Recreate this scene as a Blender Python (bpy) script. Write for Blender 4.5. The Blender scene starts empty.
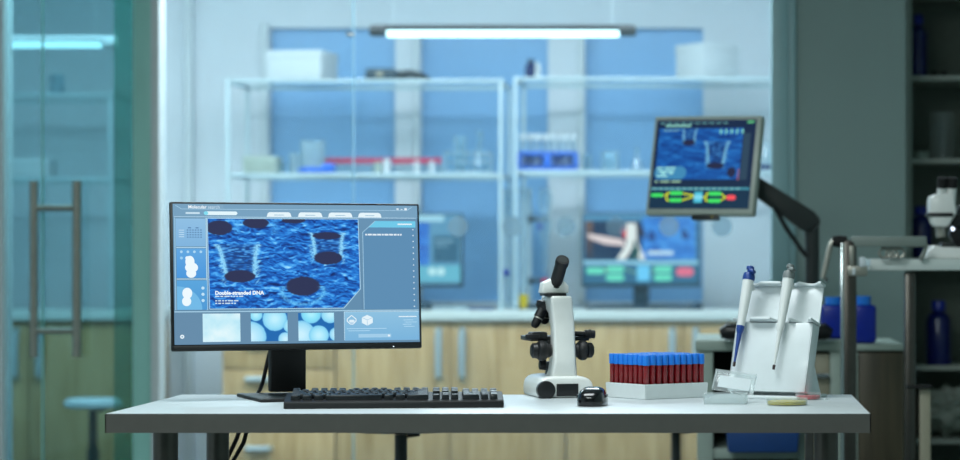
import bpy, bmesh, math, random
import numpy as np
from mathutils import Vector, Matrix
random.seed(7)
R = math.radians
sc = bpy.context.scene
COL = sc.collection
PI = math.pi

# ------------------------------------------------------------------ helpers
def lin(c):
    return c / 12.92 if c <= 0.04045 else ((c + 0.055) / 1.055) ** 2.4
def rgb(r, g, b):
    return (lin(r / 255), lin(g / 255), lin(b / 255), 1.0)

MATS = {}
def mat(name, col, rough=0.5, metal=0.0, var=0.06, scale=40.0, coat=0.0, spec=0.5, bump=0.0, emit=None, estr=0.0):
    m = bpy.data.materials.new(name); m.use_nodes = True
    nt = m.node_tree; bs = nt.nodes['Principled BSDF']
    tc = nt.nodes.new('ShaderNodeTexCoord')
    nz = nt.nodes.new('ShaderNodeTexNoise'); nz.inputs['Scale'].default_value = scale; nz.inputs['Detail'].default_value = 3
    nt.links.new(tc.outputs['Object'], nz.inputs['Vector'])
    rp = nt.nodes.new('ShaderNodeValToRGB')
    c = rgb(*col)
    rp.color_ramp.elements[0].position = 0.3; rp.color_ramp.elements[1].position = 0.7
    rp.color_ramp.elements[0].color = tuple(x * (1 - var) for x in c[:3]) + (1,)
    rp.color_ramp.elements[1].color = tuple(min(1, x * (1 + var)) for x in c[:3]) + (1,)
    nt.links.new(nz.outputs['Fac'], rp.inputs['Fac'])
    nt.links.new(rp.outputs['Color'], bs.inputs['Base Color'])
    bs.inputs['Roughness'].default_value = rough; bs.inputs['Metallic'].default_value = metal
    bs.inputs['Coat Weight'].default_value = coat; bs.inputs['Specular IOR Level'].default_value = spec
    if bump:
        bp = nt.nodes.new('ShaderNodeBump'); bp.inputs['Strength'].default_value = bump; bp.inputs['Distance'].default_value = 0.002
        nt.links.new(nz.outputs['Fac'], bp.inputs['Height']); nt.links.new(bp.outputs['Normal'], bs.inputs['Normal'])
    if emit:
        bs.inputs['Emission Color'].default_value = rgb(*emit); bs.inputs['Emission Strength'].default_value = estr
    MATS[name] = m
    return m

def wood(name, c1, c2, rough=0.45):
    m = bpy.data.materials.new(name); m.use_nodes = True
    nt = m.node_tree; bs = nt.nodes['Principled BSDF']
    tc = nt.nodes.new('ShaderNodeTexCoord'); mp = nt.nodes.new('ShaderNodeMapping')
    mp.inputs['Scale'].default_value = (14, 14, 1.0)
    nz = nt.nodes.new('ShaderNodeTexNoise'); nz.inputs['Scale'].default_value = 3.0; nz.inputs['Detail'].default_value = 5; nz.inputs['Distortion'].default_value = 0.6
    rp = nt.nodes.new('ShaderNodeValToRGB')
    rp.color_ramp.elements[0].position = 0.3; rp.color_ramp.elements[1].position = 0.72
    rp.color_ramp.elements[0].color = rgb(*c1); rp.color_ramp.elements[1].color = rgb(*c2)
    nt.links.new(tc.outputs['Object'], mp.inputs['Vector']); nt.links.new(mp.outputs['Vector'], nz.inputs['Vector'])
    nt.links.new(nz.outputs['Fac'], rp.inputs['Fac']); nt.links.new(rp.outputs['Color'], bs.inputs['Base Color'])
    bs.inputs['Roughness'].default_value = rough
    MATS[name] = m
    return m

def glass(name, tint, gloss=0.08, rough=0.03, rim=0.0, rimcol=(200, 230, 240), haze=0.0):
    """clear pane: tinted see-through, a share of mirror gloss, optional milky body and denser rims"""
    m = bpy.data.materials.new(name); m.use_nodes = True
    nt = m.node_tree; nt.nodes.clear()
    out = nt.nodes.new('ShaderNodeOutputMaterial')
    tr = nt.nodes.new('ShaderNodeBsdfTransparent'); tr.inputs['Color'].default_value = rgb(*tint)
    gl = nt.nodes.new('ShaderNodeBsdfGlossy'); gl.inputs['Roughness'].default_value = rough
    df = nt.nodes.new('ShaderNodeBsdfDiffuse'); df.inputs['Color'].default_value = rgb(*rimcol)
    tl_ = nt.nodes.new('ShaderNodeBsdfTranslucent'); tl_.inputs['Color'].default_value = rgb(*rimcol)
    md = nt.nodes.new('ShaderNodeMixShader'); md.inputs['Fac'].default_value = 0.5
    nt.links.new(df.outputs[0], md.inputs[1]); nt.links.new(tl_.outputs[0], md.inputs[2])
    lw = nt.nodes.new('ShaderNodeLayerWeight'); lw.inputs['Blend'].default_value = 0.35
    nz = nt.nodes.new('ShaderNodeTexNoise'); nz.inputs['Scale'].default_value = 3.0
    tc = nt.nodes.new('ShaderNodeTexCoord'); nt.links.new(tc.outputs['Object'], nz.inputs['Vector'])
    m1 = nt.nodes.new('ShaderNodeMixShader'); m2 = nt.nodes.new('ShaderNodeMixShader')
    ma = nt.nodes.new('ShaderNodeMath'); ma.operation = 'MULTIPLY_ADD'
    nt.links.new(lw.outputs['Facing'], ma.inputs[0]); ma.inputs[1].default_value = rim
    mh = nt.nodes.new('ShaderNodeMath'); mh.operation = 'MULTIPLY'; mh.inputs[1].default_value = haze * 2
    nt.links.new(nz.outputs['Fac'], mh.inputs[0]); nt.links.new(mh.outputs[0], ma.inputs[2])
    ma.use_clamp = True
    nt.links.new(ma.outputs[0], m1.inputs['Fac']); nt.links.new(tr.outputs[0], m1.inputs[1]); nt.links.new(md.outputs[0], m1.inputs[2])
    m2.inputs['Fac'].default_value = gloss
    nt.links.new(m1.outputs[0], m2.inputs[1]); nt.links.new(gl.outputs[0], m2.inputs[2])
    nt.links.new(m2.outputs[0], out.inputs['Surface'])
    MATS[name] = m
    return m

def glow(name, col, strength):
    m = bpy.data.materials.new(name); m.use_nodes = True
    nt = m.node_tree; nt.nodes.clear()
    out = nt.nodes.new('ShaderNodeOutputMaterial'); em = nt.nodes.new('ShaderNodeEmission')
    em.inputs['Color'].default_value = rgb(*col); em.inputs['Strength'].default_value = strength
    nt.links.new(em.outputs[0], out.inputs['Surface'])
    MATS[name] = m
    return m

def screen_mat(name, strength):
    m = bpy.data.materials.new(name); m.use_nodes = True
    nt = m.node_tree; bs = nt.nodes['Principled BSDF']
    at = nt.nodes.new('ShaderNodeAttribute'); at.attribute_name = 'Col'
    bs.inputs['Base Color'].default_value = (0.004, 0.004, 0.005, 1); bs.inputs['Roughness'].default_value = 0.5
    bs.inputs['Specular IOR Level'].default_value = 0.2
    nt.links.new(at.outputs['Color'], bs.inputs['Emission Color']); bs.inputs['Emission Strength'].default_value = strength
    MATS[name] = m
    return m

def new():
    return bmesh.new()
def merge(bm, t, M=None, mi=0):
    if M is not None: bmesh.ops.transform(t, matrix=M, verts=t.verts)
    for f in t.faces: f.material_index = mi
    me = bpy.data.meshes.new('tmp'); t.to_mesh(me); t.free(); bm.from_mesh(me); bpy.data.meshes.remove(me)
def box(bm, c, s, bev=0.0, seg=2, M=None, mi=0):
    t = bmesh.new(); bmesh.ops.create_cube(t, size=1.0)
    bmesh.ops.scale(t, vec=s, verts=t.verts)
    if bev > 0: bmesh.ops.bevel(t, geom=t.edges[:], offset=bev, segments=seg, profile=0.5, affect='EDGES')
    bmesh.ops.translate(t, vec=c, verts=t.verts)
    merge(bm, t, M, mi)
def span(bm, x0, x1, y0, y1, z0, z1, bev=0.0, mi=0, M=None):
    box(bm, ((x0 + x1) / 2, (y0 + y1) / 2, (z0 + z1) / 2), (abs(x1 - x0), abs(y1 - y0), abs(z1 - z0)), bev, 2, M, mi)
def tube(bm, pts, r, seg=14, mi=0, M=None):
    pts = [Vector(p) for p in pts]
    rs = r if isinstance(r, (list, tuple)) else [r] * len(pts)
    t = bmesh.new(); rings = []
    tan0 = (pts[1] - pts[0]).normalized()
    up = Vector((0, 0, 1)) if abs(tan0.z) < 0.9 else Vector((1, 0, 0))
    n = tan0.cross(up).normalized()
    for i, p in enumerate(pts):
        a = pts[max(i - 1, 0)]; b = pts[min(i + 1, len(pts) - 1)]
        tg = (b - a).normalized()
        n = (n - tg * n.dot(tg)).normalized(); bn = tg.cross(n)
        rings.append([t.verts.new(p + (n * math.cos(2 * PI * k / seg) + bn * math.sin(2 * PI * k / seg)) * rs[i]) for k in range(seg)])
    for i in range(len(rings) - 1):
        for k in range(seg):
            t.faces.new((rings[i][k], rings[i][(k + 1) % seg], rings[i + 1][(k + 1) % seg], rings[i + 1][k]))
    t.faces.new(rings[0][::-1]); t.faces.new(rings[-1])
    bmesh.ops.recalc_face_normals(t, faces=t.faces)
    merge(bm, t, M, mi)
def lathe(bm, prof, seg=24, M=None, mi=0):
    t = bmesh.new(); rings = []
    for (r, z) in prof:
        if r < 1e-6: rings.append([t.verts.new((0, 0, z))])
        else: rings.append([t.verts.new((r * math.cos(2 * PI * k / seg), r * math.sin(2 * PI * k / seg), z)) for k in range(seg)])
    for a, b in zip(rings[:-1], rings[1:]):
        for k in range(seg):
            k2 = (k + 1) % seg
            if len(a) == 1 and len(b) == 1: continue
            if len(a) == 1: t.faces.new((a[0], b[k2], b[k]))
            elif len(b) == 1: t.faces.new((a[k], a[k2], b[0]))
            else: t.faces.new((a[k], a[k2], b[k2], b[k]))
    for rg, rev in ((rings[0], True), (rings[-1], False)):
        if len(rg) > 1: t.faces.new(rg[::-1] if rev else rg)
    bmesh.ops.recalc_face_normals(t, faces=t.faces)
    merge(bm, t, M, mi)
def prism(bm, outline, d0, d1, axis='y', bev=0.0, M=None, mi=0, seg=2):
    """2-D outline extruded between d0 and d1 along an axis"""
    t = bmesh.new()
    def P(a, b, d): return {'y': (a, d, b), 'x': (d, a, b), 'z': (a, b, d)}[axis]
    v0 = [t.verts.new(P(a, b, d0)) for a, b in outline]; v1 = [t.verts.new(P(a, b, d1)) for a, b in outline]
    n = len(outline)
    t.faces.new(v0); t.faces.new(v1[::-1])
    for i in range(n): t.faces.new((v0[i], v1[i], v1[(i + 1) % n], v0[(i + 1) % n]))
    bmesh.ops.recalc_face_normals(t, faces=t.faces)
    if bev > 0: bmesh.ops.bevel(t, geom=t.edges[:], offset=bev, segments=seg, profile=0.5, affect='EDGES')
    merge(bm, t, M, mi)

def obj(name, bm, m, parent=None, loc=(0, 0, 0), rot=(0, 0, 0), label=None, smooth=35):
    me = bpy.data.meshes.new(name); bm.to_mesh(me); bm.free()
    for mm in (m if isinstance(m, (list, tuple)) else [m]): me.materials.append(MATS[mm] if isinstance(mm, str) else mm)
    me.polygons.foreach_set('use_smooth', [True] * len(me.polygons))
    me.set_sharp_from_angle(angle=R(smooth))
    o = bpy.data.objects.new(name, me); COL.objects.link(o)
    o.location = loc; o.rotation_euler = rot
    if parent: o.parent = parent
    if label: o['label'] = label
    return o
def tag(o, label, cat, group=None):
    o['label'] = label; o['category'] = cat
    if group: o['group'] = group
    return o
def thing(name, label, cat, loc=(0, 0, 0), rz=0.0, group=None):
    o = bpy.data.objects.new(name, None); COL.objects.link(o); o.empty_display_size = 0.05
    o.location = loc; o.rotation_euler = (0, 0, rz)
    return tag(o, label, cat, group)
def struct(name, bm, m, parent=None):
    o = obj(name, bm, m, parent)
    if not parent: o['kind'] = 'structure'
    return o
def dup(root, loc, rz=None, label=None, group=None):
    r = root.copy(); COL.objects.link(r); r.location = loc
    if rz is not None: r.rotation_euler = (0, 0, rz)
    if label: r['label'] = label
    if group: r['group'] = group
    for ch in list(root.children):
        c = ch.copy(); COL.objects.link(c); c.parent = r
        for g in list(ch.children):
            d = g.copy(); COL.objects.link(d); d.parent = c
    return r

# ------------------------------------------------------------------ camera: eye 1.05 m above the floor, looking straight along +Y
FPX = 2520.0; EYE = 1.05; VX, VY = 720.0, 260.0
cam = bpy.data.cameras.new('camera'); camo = bpy.data.objects.new('camera', cam); COL.objects.link(camo)
camo.location = (0, 0, EYE); camo.rotation_euler = (R(90), 0, 0)
cam.sensor_fit = 'HORIZONTAL'; cam.sensor_width = 36; cam.lens = FPX / 960 * 36
cam.shift_x = -(VX - 480) / 960; cam.shift_y = (VY - 230) / 960
cam.dof.use_dof = True; cam.dof.focus_distance = 5.3; cam.dof.aperture_fstop = 3.2
cam.clip_end = 100
sc.camera = camo
def wx(px, Y): return (px - VX) * Y / FPX
def wz(py, Y): return EYE - (py - VY) * Y / FPX

# ------------------------------------------------------------------ materials
mat('wall_paint', (214, 226, 230), 0.6, var=0.02, scale=3)
mat('lab_white', (212, 221, 228), 0.55, var=0.02, scale=3)
mat('panel_grey', (146, 166, 162), 0.6, var=0.03, scale=2)
mat('frame_green', (166, 222, 210), 0.35, var=0.03, scale=4)
mat('frame_jamb', (150, 186, 190), 0.4, var=0.03, scale=4)
mat('rail_grey', (122, 134, 128), 0.5, var=0.03)
mat('frame_pale', (214, 222, 222), 0.5, var=0.02)
mat('blue_pane', (126, 178, 224), 0.3, var=0.05, scale=1.2)
mat('floor_vinyl', (96, 108, 108), 0.35, var=0.08, scale=8)
mat('ceiling_white', (220, 225, 225), 0.7, var=0.02)
mat('desk_top', (196, 204, 206), 0.38, var=0.02, scale=30, spec=0.5)
mat('desk_edge', (92, 90, 86), 0.55, var=0.04)
mat('steel', (168, 166, 156), 0.38, metal=.75, var=0.05)
mat('steel_dark', (92, 88, 84), 0.3, metal=1.0, var=0.05)
mat('chrome', (200, 205, 208), 0.14, metal=1.0, var=0.03)
mat('black_plastic', (16, 17, 19), 0.38, var=0.12, scale=80)
mat('black_gloss', (10, 11, 13), 0.18, var=0.1, scale=60, coat=0.3)
mat('black_satin', (9, 10, 12), 0.5, var=0.1)
mat('key_black', (24, 28, 32), 0.3, var=0.12, scale=120)
mat('rubber', (18, 18, 18), 0.8, var=0.15)
mat('scope_white', (232, 234, 230), 0.32, var=0.02, coat=0.3)
mat('rack_white', (222, 228, 228), 0.45, var=0.02)
mat('stand_white', (216, 224, 226), 0.3, var=0.02, coat=0.2)
mat('cap_blue', (24, 124, 226), 0.35, var=0.06)
mat('blood', (138, 2, 18), 0.3, var=0.15, scale=90, coat=0.15)
mat('pip_white', (222, 226, 224), 0.35, var=0.02)
mat('pip_blue', (30, 66, 140), 0.35, var=0.06)
mat('pip_grey', (120, 128, 128), 0.35, var=0.05)
mat('tip_dark', (40, 14, 20), 0.3, var=0.1)
mat('cabinet_grey', (150, 166, 156), 0.5, var=0.03)
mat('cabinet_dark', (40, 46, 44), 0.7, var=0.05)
mat('drawer_beige', (150, 146, 126), 0.5, var=0.03)
mat('counter_white', (206, 216, 212), 0.35, var=0.02)
mat('rack_blue', (34, 104, 214), 0.35, var=0.06)
mat('blue_plastic', (8, 38, 148), 0.3, var=0.08)
mat('bottle_blue', (6, 20, 92), 0.25, var=0.08, coat=0.3)
mat('bin_blue', (20, 62, 120), 0.45, var=0.06)
mat('shelf_board', (170, 178, 168), 0.5, var=0.03)
mat('shelf_back', (112, 122, 112), 0.7, var=0.04)
mat('card_white', (206, 216, 220), 0.65, var=0.02)
mat('card_beige', (160, 176, 166), 0.7, var=0.05)
mat('red_cap', (205, 34, 84), 0.4, var=0.06)
mat('yellow_gel', (205, 180, 20), 0.3, var=0.06)
mat('pink_gel', (220, 60, 70), 0.3, var=0.06)
mat('grey_bezel', (168, 178, 168), 0.4, var=0.04)
mat('arm_dark', (36, 42, 41), 0.4, var=0.08)
mat('back_bezel', (20, 50, 66), 0.45, var=0.05)
mat('alu', (190, 205, 210), 0.35, metal=0.6, var=0.03)
mat('rack_frame', (184, 206, 212), 0.4, metal=0.0, var=0.03)
mat('crumpled', (150, 160, 150), 0.5, var=0.2, scale=20)
wood('oak', (166, 134, 84), (202, 172, 124))
wood('brown_wood', (58, 52, 36), (80, 72, 52))
glass('clear_pane', (244, 250, 250), gloss=0.03, haze=0.05, rimcol=(170, 210, 225))
glass('green_pane', (176, 207, 212), gloss=0.05, haze=0.03, rimcol=(60, 130, 130))
glass('stile_glass', (214, 236, 228), gloss=0.03, haze=0.2, rimcol=(110, 200, 188))
glass('shelf_glass', (252, 254, 254), gloss=0.045, haze=0.035, rimcol=(170, 215, 230))
glass('ware', (232, 246, 250), gloss=0.08, rim=0.5, haze=0.12, rimcol=(215, 238, 246))
glass('milky', (220, 240, 246), gloss=0.05, rim=0.3, haze=0.45, rimcol=(220, 236, 242))
glass('box_clear', (246, 250, 250), gloss=0.05, rim=0.25, haze=0.24, rimcol=(250, 252, 252))
glass('dish_clear', (250, 252, 252), gloss=0.05, rim=0.2, haze=0.05, rimcol=(240, 246, 246))
glass('tube_glass', (252, 240, 240), gloss=0.035, rim=0.04, haze=0.0, rimcol=(200, 170, 170))
glass('frost', (228, 240, 246), gloss=0.02, haze=0.3, rimcol=(205, 222, 230))
glow('tube_light', (205, 245, 255), 4.0)
glow('led_white', (220, 235, 255), 3.0)
SCREEN_MAIN = screen_mat('screen_main', 1.0)
SCREEN_ARM = screen_mat('screen_arm', 1.15)
SCREEN_BACK = screen_mat('screen_back', 1.15)

# ------------------------------------------------------------------ display pictures (each screen is one emitting mesh)
def vnoise(x, y, seed):
    xi = np.floor(x).astype(int); yi = np.floor(y).astype(int); fx = x - xi; fy = y - yi
    fx = fx * fx * (3 - 2 * fx); fy = fy * fy * (3 - 2 * fy)
    def h(a, b):
        n = (a * 374761393 + b * 668265263 + seed * 144665) & 0x7fffffff
        n = ((n ^ (n >> 13)) * 1274126177) & 0x7fffffff
        return ((n ^ (n >> 16)) & 0xffff) / 65535.0
    return (h(xi, yi) * (1 - fx) + h(xi + 1, yi) * fx) * (1 - fy) + (h(xi, yi + 1) * (1 - fx) + h(xi + 1, yi + 1) * fx) * fy
def fbm(x, y, seed, o=4):
    s = 0; a = 0.5
    for k in range(o): s = s + a * vnoise(x * 2 ** k, y * 2 ** k, seed + k * 17); a *= 0.5
    return s
def ramp(t, stops):
    t = np.clip(t, 0, 1); xs = [s[0] for s in stops]
    return np.stack([np.interp(t, xs, [s[1][k] for s in stops]) for k in range(3)], -1)
def mixc(a, b, m):
    m = np.clip(m, 0, 1)[..., None]
    return a * (1 - m) + np.array(b, float) * m
def membrane(X, Y, holes, pores, sx=30.0, sy=13.0, contrast=1.0, seed=3):
    """blue rippled membrane with dark round holes and funnel shaped pores"""
    n1 = fbm(X / (sx * .9), Y / (sy * 1.5), seed, 2) - .5; n2 = fbm(X / (sx * .4), Y / (sy * .7), seed + 20, 2) - .5
    ph = Y / sy * 4.4 + 15.0 * n1 + 7.0 * n2
    rip = .5 + .5 * np.sin(ph)
    amp = .45 + .9 * vnoise(X / sx, Y / sy / 1.4, seed + 40)
    crest = np.clip(rip, 0, 1) ** 3 * amp
    fine = fbm(X / 9, Y / 4.0, seed + 60, 2) - .4
    wy = Y + 9 * n1 * 2 + 4 * n2
    hA = fbm(X / (sx * .8) + n2, (wy + 1.5) / sy, seed + 71, 3); hB = fbm(X / (sx * .8) + n2, (wy - 1.5) / sy, seed + 71, 3)
    t = .39 + (hA - hB) * 2.1 * (.4 + .6 * contrast) + .16 * crest * contrast + .22 * fine + .25 * (hA - .5)
    c = ramp(t, [(0, (8, 40, 104)), (.26, (16, 78, 166)), (.5, (34, 124, 216)), (.74, (88, 182, 252)), (1, (170, 232, 255))])
    for (x0, y0, w0, x1, y1, w1) in pores:         # funnels from the rim (x0,y0) down to the foot (x1,y1)
        s = (Y - y0) / (y1 - y0)
        inside = (s > -0.05) & (s < 1.0)
        sc_ = np.clip(s, 0, 1)
        cx = x0 + (x1 - x0) * sc_; hw = w0 + (w1 - w0) * sc_ ** 0.55
        d = (X - cx) / hw
        body = inside & (np.abs(d) < 1)
        ln = vnoise(X / 9 + 3 * s, Y / 2.6, seed + 51)
        cc = ramp(0.10 + 0.9 * np.clip(ln - .35, 0, 1) * 2 * (1 - sc_ * .5), [(0, (20, 56, 116)), (.35, (28, 96, 180)), (1, (90, 170, 235))])
        c = np.where(body[..., None], cc, c)
        fib = np.exp(-((np.abs(d) - 1.0) / 0.15) ** 2) * inside * (0.4 + 1.1 * vnoise(X / 2.4, Y / 2.4, seed + 77))
        fib = fib + np.exp(-((np.abs(d) - 1.24) / 0.2) ** 2) * (s > .45) * (s < 1.25) * np.clip(vnoise(X / 3 + Y / 2, Y / 4, seed + 78) - .35, 0, 1) * 1.6
        c = mixc(c, (150, 222, 255), np.clip(fib, 0, .9))
    for (hx, hy, rx, ry) in holes:
        d = np.sqrt(((X - hx) / rx) ** 2 + ((Y - hy) / ry) ** 2) + 0.16 * (fbm(X / 8, Y / 8, seed + 90) - .5)
        c = mixc(c, (42, 48, 84), (1.0 - d) * 9 + .5)
    return c

class Screen:
    """collects coloured quads, polygons, picture grids and lettering in u (right) / v (down) units"""
    def __init__(s, W, H, x0, y0, x1, y1):
        s.W, s.H, s.b = W, H, (x0, y0, x1, y1); s.v = []; s.f = []; s.c = []; s.layer = 0
    def pt(s, x, y, k):
        x0, y0, x1, y1 = s.b
        return ((x - x0) / (x1 - x0) * s.W - s.W / 2, -0.000006 * k, s.H / 2 - (y - y0) / (y1 - y0) * s.H)
    def poly(s, pts, col):
        s.layer += 1; n = len(s.v)
        for p in pts: s.v.append(s.pt(p[0], p[1], s.layer)); s.c.append(col)
        s.f.append(tuple(range(n, n + len(pts))))
    def rect(s, x0, y0, x1, y1, col, col2=None):
        s.poly([(x0, y0), (x1, y0), (x1, y1), (x0, y1)], col)
        if col2: s.c[-2:] = [col2, col2]
    def line(s, pts, w, col):
        for (a, b) in zip(pts[:-1], pts[1:]):
            dx, dy = b[0] - a[0], b[1] - a[1]; L = math.hypot(dx, dy) or 1; nx, ny = -dy / L * w / 2, dx / L * w / 2
            s.poly([(a[0] + nx, a[1] + ny), (b[0] + nx, b[1] + ny), (b[0] - nx, b[1] - ny), (a[0] - nx, a[1] - ny)], col)
    def disc(s, x, y, r, col, ry=None, n=28):
        ry = ry or r
        s.poly([(x + r * math.cos(2 * PI * k / n), y + ry * math.sin(2 * PI * k / n)) for k in range(n)], col)
    def pill(s, x0, y0, x1, y1, col):
        r = (y1 - y0) / 2; p = []
        for k in range(9): a = PI / 2 + PI * k / 8; p.append((x0 + r + r * math.cos(a), (y0 + y1) / 2 + r * math.sin(a)))
        for k in range(9): a = -PI / 2 + PI * k / 8; p.append((x1 - r + r * math.cos(a), (y0 + y1) / 2 + r * math.sin(a)))
        s.poly(p, col)
    def pic(s, x0, y0, x1, y1, nx, ny, fn):
        s.layer += 1; n = len(s.v)
        X, Y = np.meshgrid(np.linspace(x0, x1, nx), np.linspace(y0, y1, ny)); C = fn(X, Y)
        for j in range(ny):
            for i in range(nx):
                s.v.append(s.pt(X[j, i], Y[j, i], s.layer)); s.c.append(tuple(C[j, i]))
        for j in range(ny - 1):
            for i in range(nx - 1):
                a = n + j * nx + i; s.f.append((a, a + 1, a + nx + 1, a + nx))
    def text(s, body, x0, y0, x1, y1, col, heavy=0.0):
        cu = bpy.data.curves.new('tmp_text', 'FONT'); cu.body = body; cu.resolution_u = 3; cu.offset = heavy
        o = bpy.data.objects.new('tmp_text', cu); COL.objects.link(o)
        bpy.context.view_layer.update()
        me = bpy.data.meshes.new_from_object(o.evaluated_get(bpy.context.evaluated_depsgraph_get()))
        xs = [v.co.x for v in me.vertices]; ys = [v.co.y for v in me.vertices]
        ax, bx_, ay, by = min(xs), max(xs), min(ys), max(ys)
        s.layer += 1; n = len(s.v)
        for v in me.vertices:
            s.v.append(s.pt(x0 + (v.co.x - ax) / (bx_ - ax) * (x1 - x0), y1 - (v.co.y - ay) / (by - ay) * (y1 - y0), s.layer)); s.c.append(col)
        for p in me.polygons: s.f.append(tuple(n + i for i in p.vertices))
        bpy.data.objects.remove(o); bpy.data.curves.remove(cu); bpy.data.meshes.remove(me)
    def build(s, m, parent, loc=(0, 0, 0), rot=(0, 0, 0), name='screen', label=None):
        me = bpy.data.meshes.new(name); me.from_pydata(s.v, [], s.f)
        ca = me.color_attributes.new('Col', 'FLOAT_COLOR', 'POINT')
        arr = np.ones((len(s.v), 4), dtype=np.float32)
        c = np.clip(np.array([k[:3] for k in s.c], float) / 255, 0, 1)
        arr[:, :3] = np.where(c <= .04045, c / 12.92, ((c + .055) / 1.055) ** 2.4)
        ca.data.foreach_set('color', arr.ravel())
        me.materials.append(m)
        o = bpy.data.objects.new(name, me); COL.objects.link(o); o.parent = parent; o.location = loc; o.rotation_euler = rot
        if label: o['label'] = label
        return o

def bubbles(blobs, bg=(28, 104, 176)):
    def fn(X, Y):
        c = np.ones(X.shape + (3,)) * np.array(bg, float)
        for (bx_, by, r, b) in blobs:
            d = np.sqrt((X - bx_) ** 2 + (Y - by) ** 2) / r + 0.06 * (fbm(X / 9, Y / 9, 5) - .5)
            col = ramp(np.clip(1 - d, 0, 1) * 1.2, [(0, (120, 200, 240)), (.3, (150 + b, 222, 248)), (1, (190 + b, 240, 255))])
            m = np.clip((1 - d) * 14, 0, 1)[..., None]
            c = c * (1 - m) + col * m
        return c
    return fn

# ================================================================== ROOM
YP = 8.6          # glass partition plane
YB = 11.5         # rear wall of the lab
XL, XR = -3.6, 1.25
b = new(); span(b, XL - .1, XR + .1, -1.5, YB + .2, -.1, 0); struct('floor', b, 'floor_vinyl')
b = new(); span(b, XL - .1, XR + .1, -1.5, YB + .2, 2.75, 2.85); struct('ceiling', b, 'ceiling_white')
b = new(); span(b, XL - .1, XL, -1.5, YB + .2, 0, 2.75); struct('wall_left', b, 'wall_paint')
b = new(); span(b, XR, XR + .1, -1.5, YB + .2, 0, 2.75); struct('wall_right', b, 'panel_grey')
b = new(); span(b, XL, XR, -1.6, -1.5, 0, 2.75); struct('wall_front', b, 'panel_grey')
# rear wall with three recessed blue panes
win = [(270, 395), (421, 548), (585, 703)]
zt, zb = wz(28, YB), 0.86
b = new()
xs = [XL] + [wx(p, YB) for w in win for p in w] + [XR]
span(b, XL, XR, YB, YB + .15, zt, 2.75); span(b, XL, XR, YB, YB + .15, 0, zb)
for i in range(0, len(xs), 2): span(b, xs[i], xs[i + 1], YB, YB + .15, zb, zt)
struct('wall_back', b, 'lab_white')
for i, w in enumerate(win):
    b = new(); span(b, wx(w[0], YB), wx(w[1], YB), YB + .05, YB + .08, zb, zt)
    o = struct('window_%d' % (i + 1), b, 'blue_pane')
for i, (p0, p1) in enumerate(((262, 269), (414, 420), (578, 585))):
    b = new(); span(b, wx(p0, YB), wx(p1, YB), YB - .03, YB, zb, zt + .02, 0.004)
    struct('trim_%d' % (i + 1), b, 'card_white')
# lab's own right hand wall, behind the grey panel
b = new(); span(b, .56, .63, YP + .1, YB, 0, 2.75); struct('wall_lab', b, 'lab_white')
# grey panel wall right of the partition, jamb and pale edge strip
b = new(); span(b, wx(796, YP), wx(905, YP), YP - .03, YP + .1, 0, 2.75); struct('wall_panel', b, 'panel_grey')
b = new(); span(b, wx(771, YP), wx(788, YP), YP - .06, YP + .06, 0, 2.75, .004); struct('trim_4', b, 'frame_jamb')
b = new(); span(b, wx(788, YP), wx(795.5, YP), YP - .05, YP + .03, 0, 2.75, .003); struct('trim_5', b, 'frame_jamb')
# left hand door frame pieces
b = new(); span(b, wx(154.5, YP), wx(163, YP), YP - .06, YP + .04, 0, 2.75, .004); struct('trim_6', b, 'frame_pale')
b = new(); span(b, wx(134.5, YP), wx(154.5, YP), YP - .03, YP + .03, 0, 2.75, .003); struct('trim_7', b, 'frame_green')
b = new(); span(b, wx(-20, YP), wx(8, YP), YP - .06, YP + .06, 0, 2.75, .004); struct('trim_8', b, 'frame_pale')
b = new(); span(b, XL, wx(-20, YP), YP - .03, YP + .06, 0, 2.75); struct('wall_side', b, 'wall_paint')
b = new(); span(b, wx(186, YB - .02), wx(193, YB - .02), YB - .05, YB, 0, 2.75, .004); struct('trim_9', b, 'card_white')
# partition glass: two large panes meeting at the seam, with frosted dots
seam = wx(354, YP)
dotz = wz(226.5, YP)
for i, (a, c_) in enumerate(((wx(163, YP), seam - .002), (seam + .002, wx(771, YP)))):
    b = new(); span(b, a, c_, YP, YP + .012, 0.0, 2.75); o = struct('window_%d' % (4 + i), b, 'clear_pane')
    if i == 0:
        b = new(); span(b, seam - .006, seam + .001, YP - .003, YP + .015, 0.01, 2.74); obj('seam_strip', b, 'ware', o)
        for dx in (-.013, .0):
            b = new(); lathe(b, [(0, 0), (.008, 0), (.008, .014), (0, .016)], 12, Matrix.Translation((seam + dx - .004, YP - .004, wz(35, YP))) @ Matrix.Rotation(R(90), 4, 'X'))
            obj('glass_clip', b, 'chrome', o)
    else:
        for px in (458, 512, 565.5, 616, 669, 722):
            b = new(); lathe(b, [(0, 0), (10.2 / 293, 0), (10.2 / 293, .001), (0, .001)], 32, Matrix.Translation((wx(px, YP), YP - .001, dotz)) @ Matrix.Rotation(R(90), 4, 'X'))
            obj('frosted_dot', b, 'frost', o)
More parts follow.
